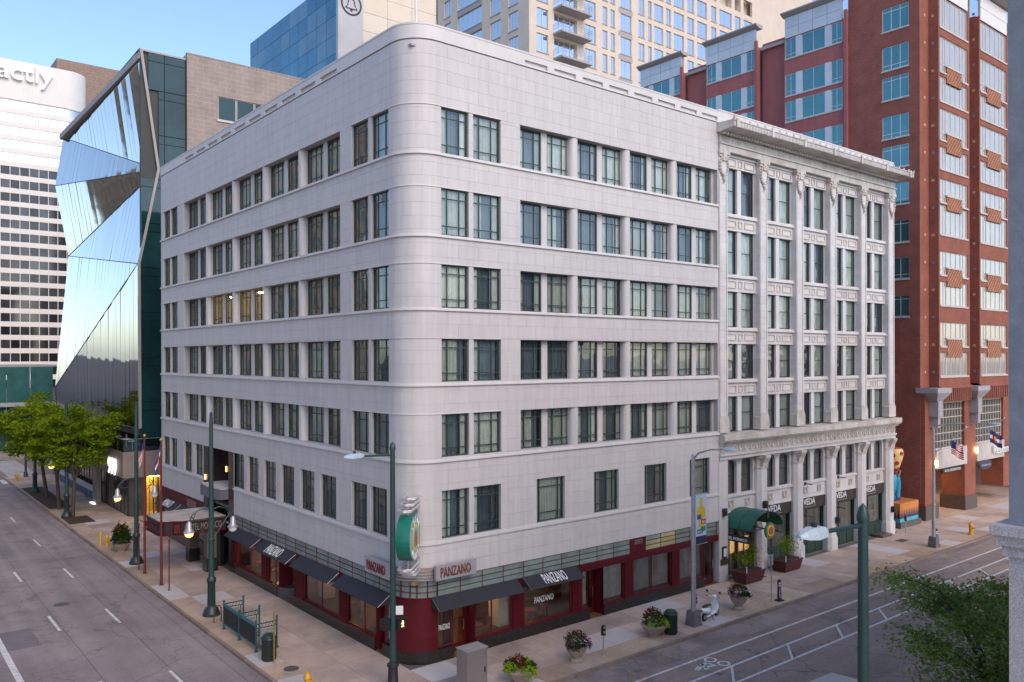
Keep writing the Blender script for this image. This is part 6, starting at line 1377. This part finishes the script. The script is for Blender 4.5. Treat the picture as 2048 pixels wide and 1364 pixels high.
# signs on the pavement
sp = T('sign_post', 'steel sign post seen from behind with a blank plate near the doormat', 'sign post', (20.88, -4.2, 0)); MB().tube((0, 0, 0), (0, 0, 2.55), .03, n=8).obj('post', STEEL, sp); MB().box(-.24, .24, .03, .05, 2.0, 2.6).obj('plate', M('plate_back', (.4, .4, .42), .4, .1, metal=.6), sp)
def valet(x, y, label):
    t = T('valet_sign', label, 'sign', (x, y, 0), math.radians(-12), 'navy valet signs'); MB().box(-.22, .22, -.16, .16, 0, .06).obj('foot', BLK, t); b = MB(); b.prism([(-.13, .06), (.13, .06), (.11, 1.1), (.06, 1.18), (-.06, 1.18), (-.11, 1.1)], lambda p, q_: (p[0], q_, p[1]), -.035, .035); b.obj('board', M('valet_navy', (.015, .02, .05), .4), t)
    b = MB(); b.box(-.08, .08, -.045, -.036, .8, 1.02); b.obj('arrow_plate', FWH, t); b = MB(); b.add([(-.06, -.05, .91), (.0, -.05, .85), (.0, -.05, .97)], [(0, 1, 2)]); b.box(0, .06, -.052, -.048, .89, .93); b.obj('arrow', BLK, t); text('lettering', 'VALET', (-.05, -.037, .74), (0, 0, -1), (1, 0, 0), .6, .1, FWH, t, .004)
valet(21.35, -4.4, 'navy upright valet sign standing at the kerb beside the blank sign post'); valet(42.0, -3.9, 'navy upright valet sign at the foot of the farther silver lamp post')
# traffic signal across the far crossing
ts = T('traffic_signal', 'dark traffic signal pole beyond the street trees at the far crossing', 'traffic light', (-3.0, 78.2, 0)); MB().lathe([(.25, 0), (.2, .5), (.12, .6), (.08, 7)], n=12).obj('pole', POLED, ts, True); b = MB(); b.path([(0, 0, 5.9), (-1.5, 0, 6.2), (-4.5, 0, 6.3)], .06, 6); b.obj('mast_arm', POLED, ts)
for x, z in ((-4.2, 5.9), (.35, 3.4)):
    h_ = MB().box(-.17+x, .17+x, -.12, .12, z-.5, z+.5).obj('signal_head', BLK, ts)
    MB().ball((x, -.13, z+.32), .1, 8, 6).obj('red_lens', M('signal_red', (.5, .02, .02), .3, 0, emit=(1, .05, .02), estr=6), h_, True)

# ------------------------------------------------------------------ trees
def tree(x, y, label, h, r, seed, leaf, nclump, nleaf, size, zlo=.42, lean=(0, 0), flat=.3, fork=2.2, group='street trees'):
    rg = random.Random(seed); t = T('street_tree', label, 'tree', (x, y, 0), 0, group); b = MB(); tips = []
    base = [(0, 0, 0), (lean[0]*.2, lean[1]*.2, fork*.5), (lean[0]*.4, lean[1]*.4, fork)]; b.path(base, [.2, .16, .15], 10)
    f0 = Vector(base[-1])
    for k in range(6):
        a = 2*PI*k/6+rg.uniform(-.4, .4); d = rg.uniform(.45, .85)*r; e = f0+Vector((lean[0]*.5+d*math.cos(a), lean[1]*.5+d*math.sin(a), (h-fork)*rg.uniform(.45, .85)))
        m = f0+(e-f0)*.45+Vector((-.1*math.cos(a), -.1*math.sin(a), (h-fork)*.12)); b.path([f0, m, e], [.1, .07, .025], 7)
        for j in range(6):
            s_ = f0+(m-f0)*.7 if j < 2 else m+(e-m)*rg.uniform(.1, .95); a2 = a+rg.uniform(-1.4, 1.4); l = r*rg.uniform(.3, .6); q_ = s_+Vector((l*math.cos(a2), l*math.sin(a2), rg.uniform(-.1, .6)*l)); b.path([s_, s_+(q_-s_)*.5+Vector((0, 0, .1)), q_], [.03, .02, .008], 5); tips.append(q_); tips.append(s_+(q_-s_)*.6)
    b.obj('trunk', BARK, t, True); c = MB(); P = []
    while len(P) < nclump:
        u = Vector((rg.uniform(-1, 1), rg.uniform(-1, 1), rg.uniform(-1, 1)))
        if u.length > 1 or u.length < .35: continue
        zc = zlo*h+(h-zlo*h)*.5; p = Vector((lean[0]+u.x*r, lean[1]+u.y*r, zc+u.z*(h-zlo*h)*.5))
        wob = .78+.3*math.sin(u.x*5+seed)*math.sin(u.y*4+seed*2)+.12*math.sin(u.z*7)
        if u.length > wob: continue
        P.append(p)
    P += tips
    for p in P:
        ax = rg.uniform(.25, .55)*r/3.2
        for _ in range(nleaf):
            leaves(c, [(p.x+max(-1.6, min(1.6, rg.gauss(0, 1)))*ax, p.y+max(-1.6, min(1.6, rg.gauss(0, 1)))*ax, p.z+rg.gauss(0, ax*flat))], size, 1, .02, 0, 1, rg)
    c.obj('crown', leaf, t); return t
tree(-3.95, 48.15, 'nearest green street tree in the short bed by the avenue kerb', 9.6, 3.1, 11, LEAF, 90, 75, .3, .38, (.4, 0), .3, 3.0)
tree(-4.1, 52.9, 'middle green street tree at the near end of the long bed', 9.9, 3.3, 12, LEAF, 90, 75, .3, .38, (-.4, .4), .3, 3.0)
tree(-3.75, 60.8, 'farthest green street tree in the long bed', 10.2, 3.8, 13, LEAF, 100, 70, .34, .38, (-1.0, 0), .3, 3.0)
tree(7.5, -20.75, 'feathery dark green street tree in the bottom right foreground', 7.6, 3.0, 21, LEAF2, 80, 150, .13, .35, (-.1, .1), .35, 2.4)
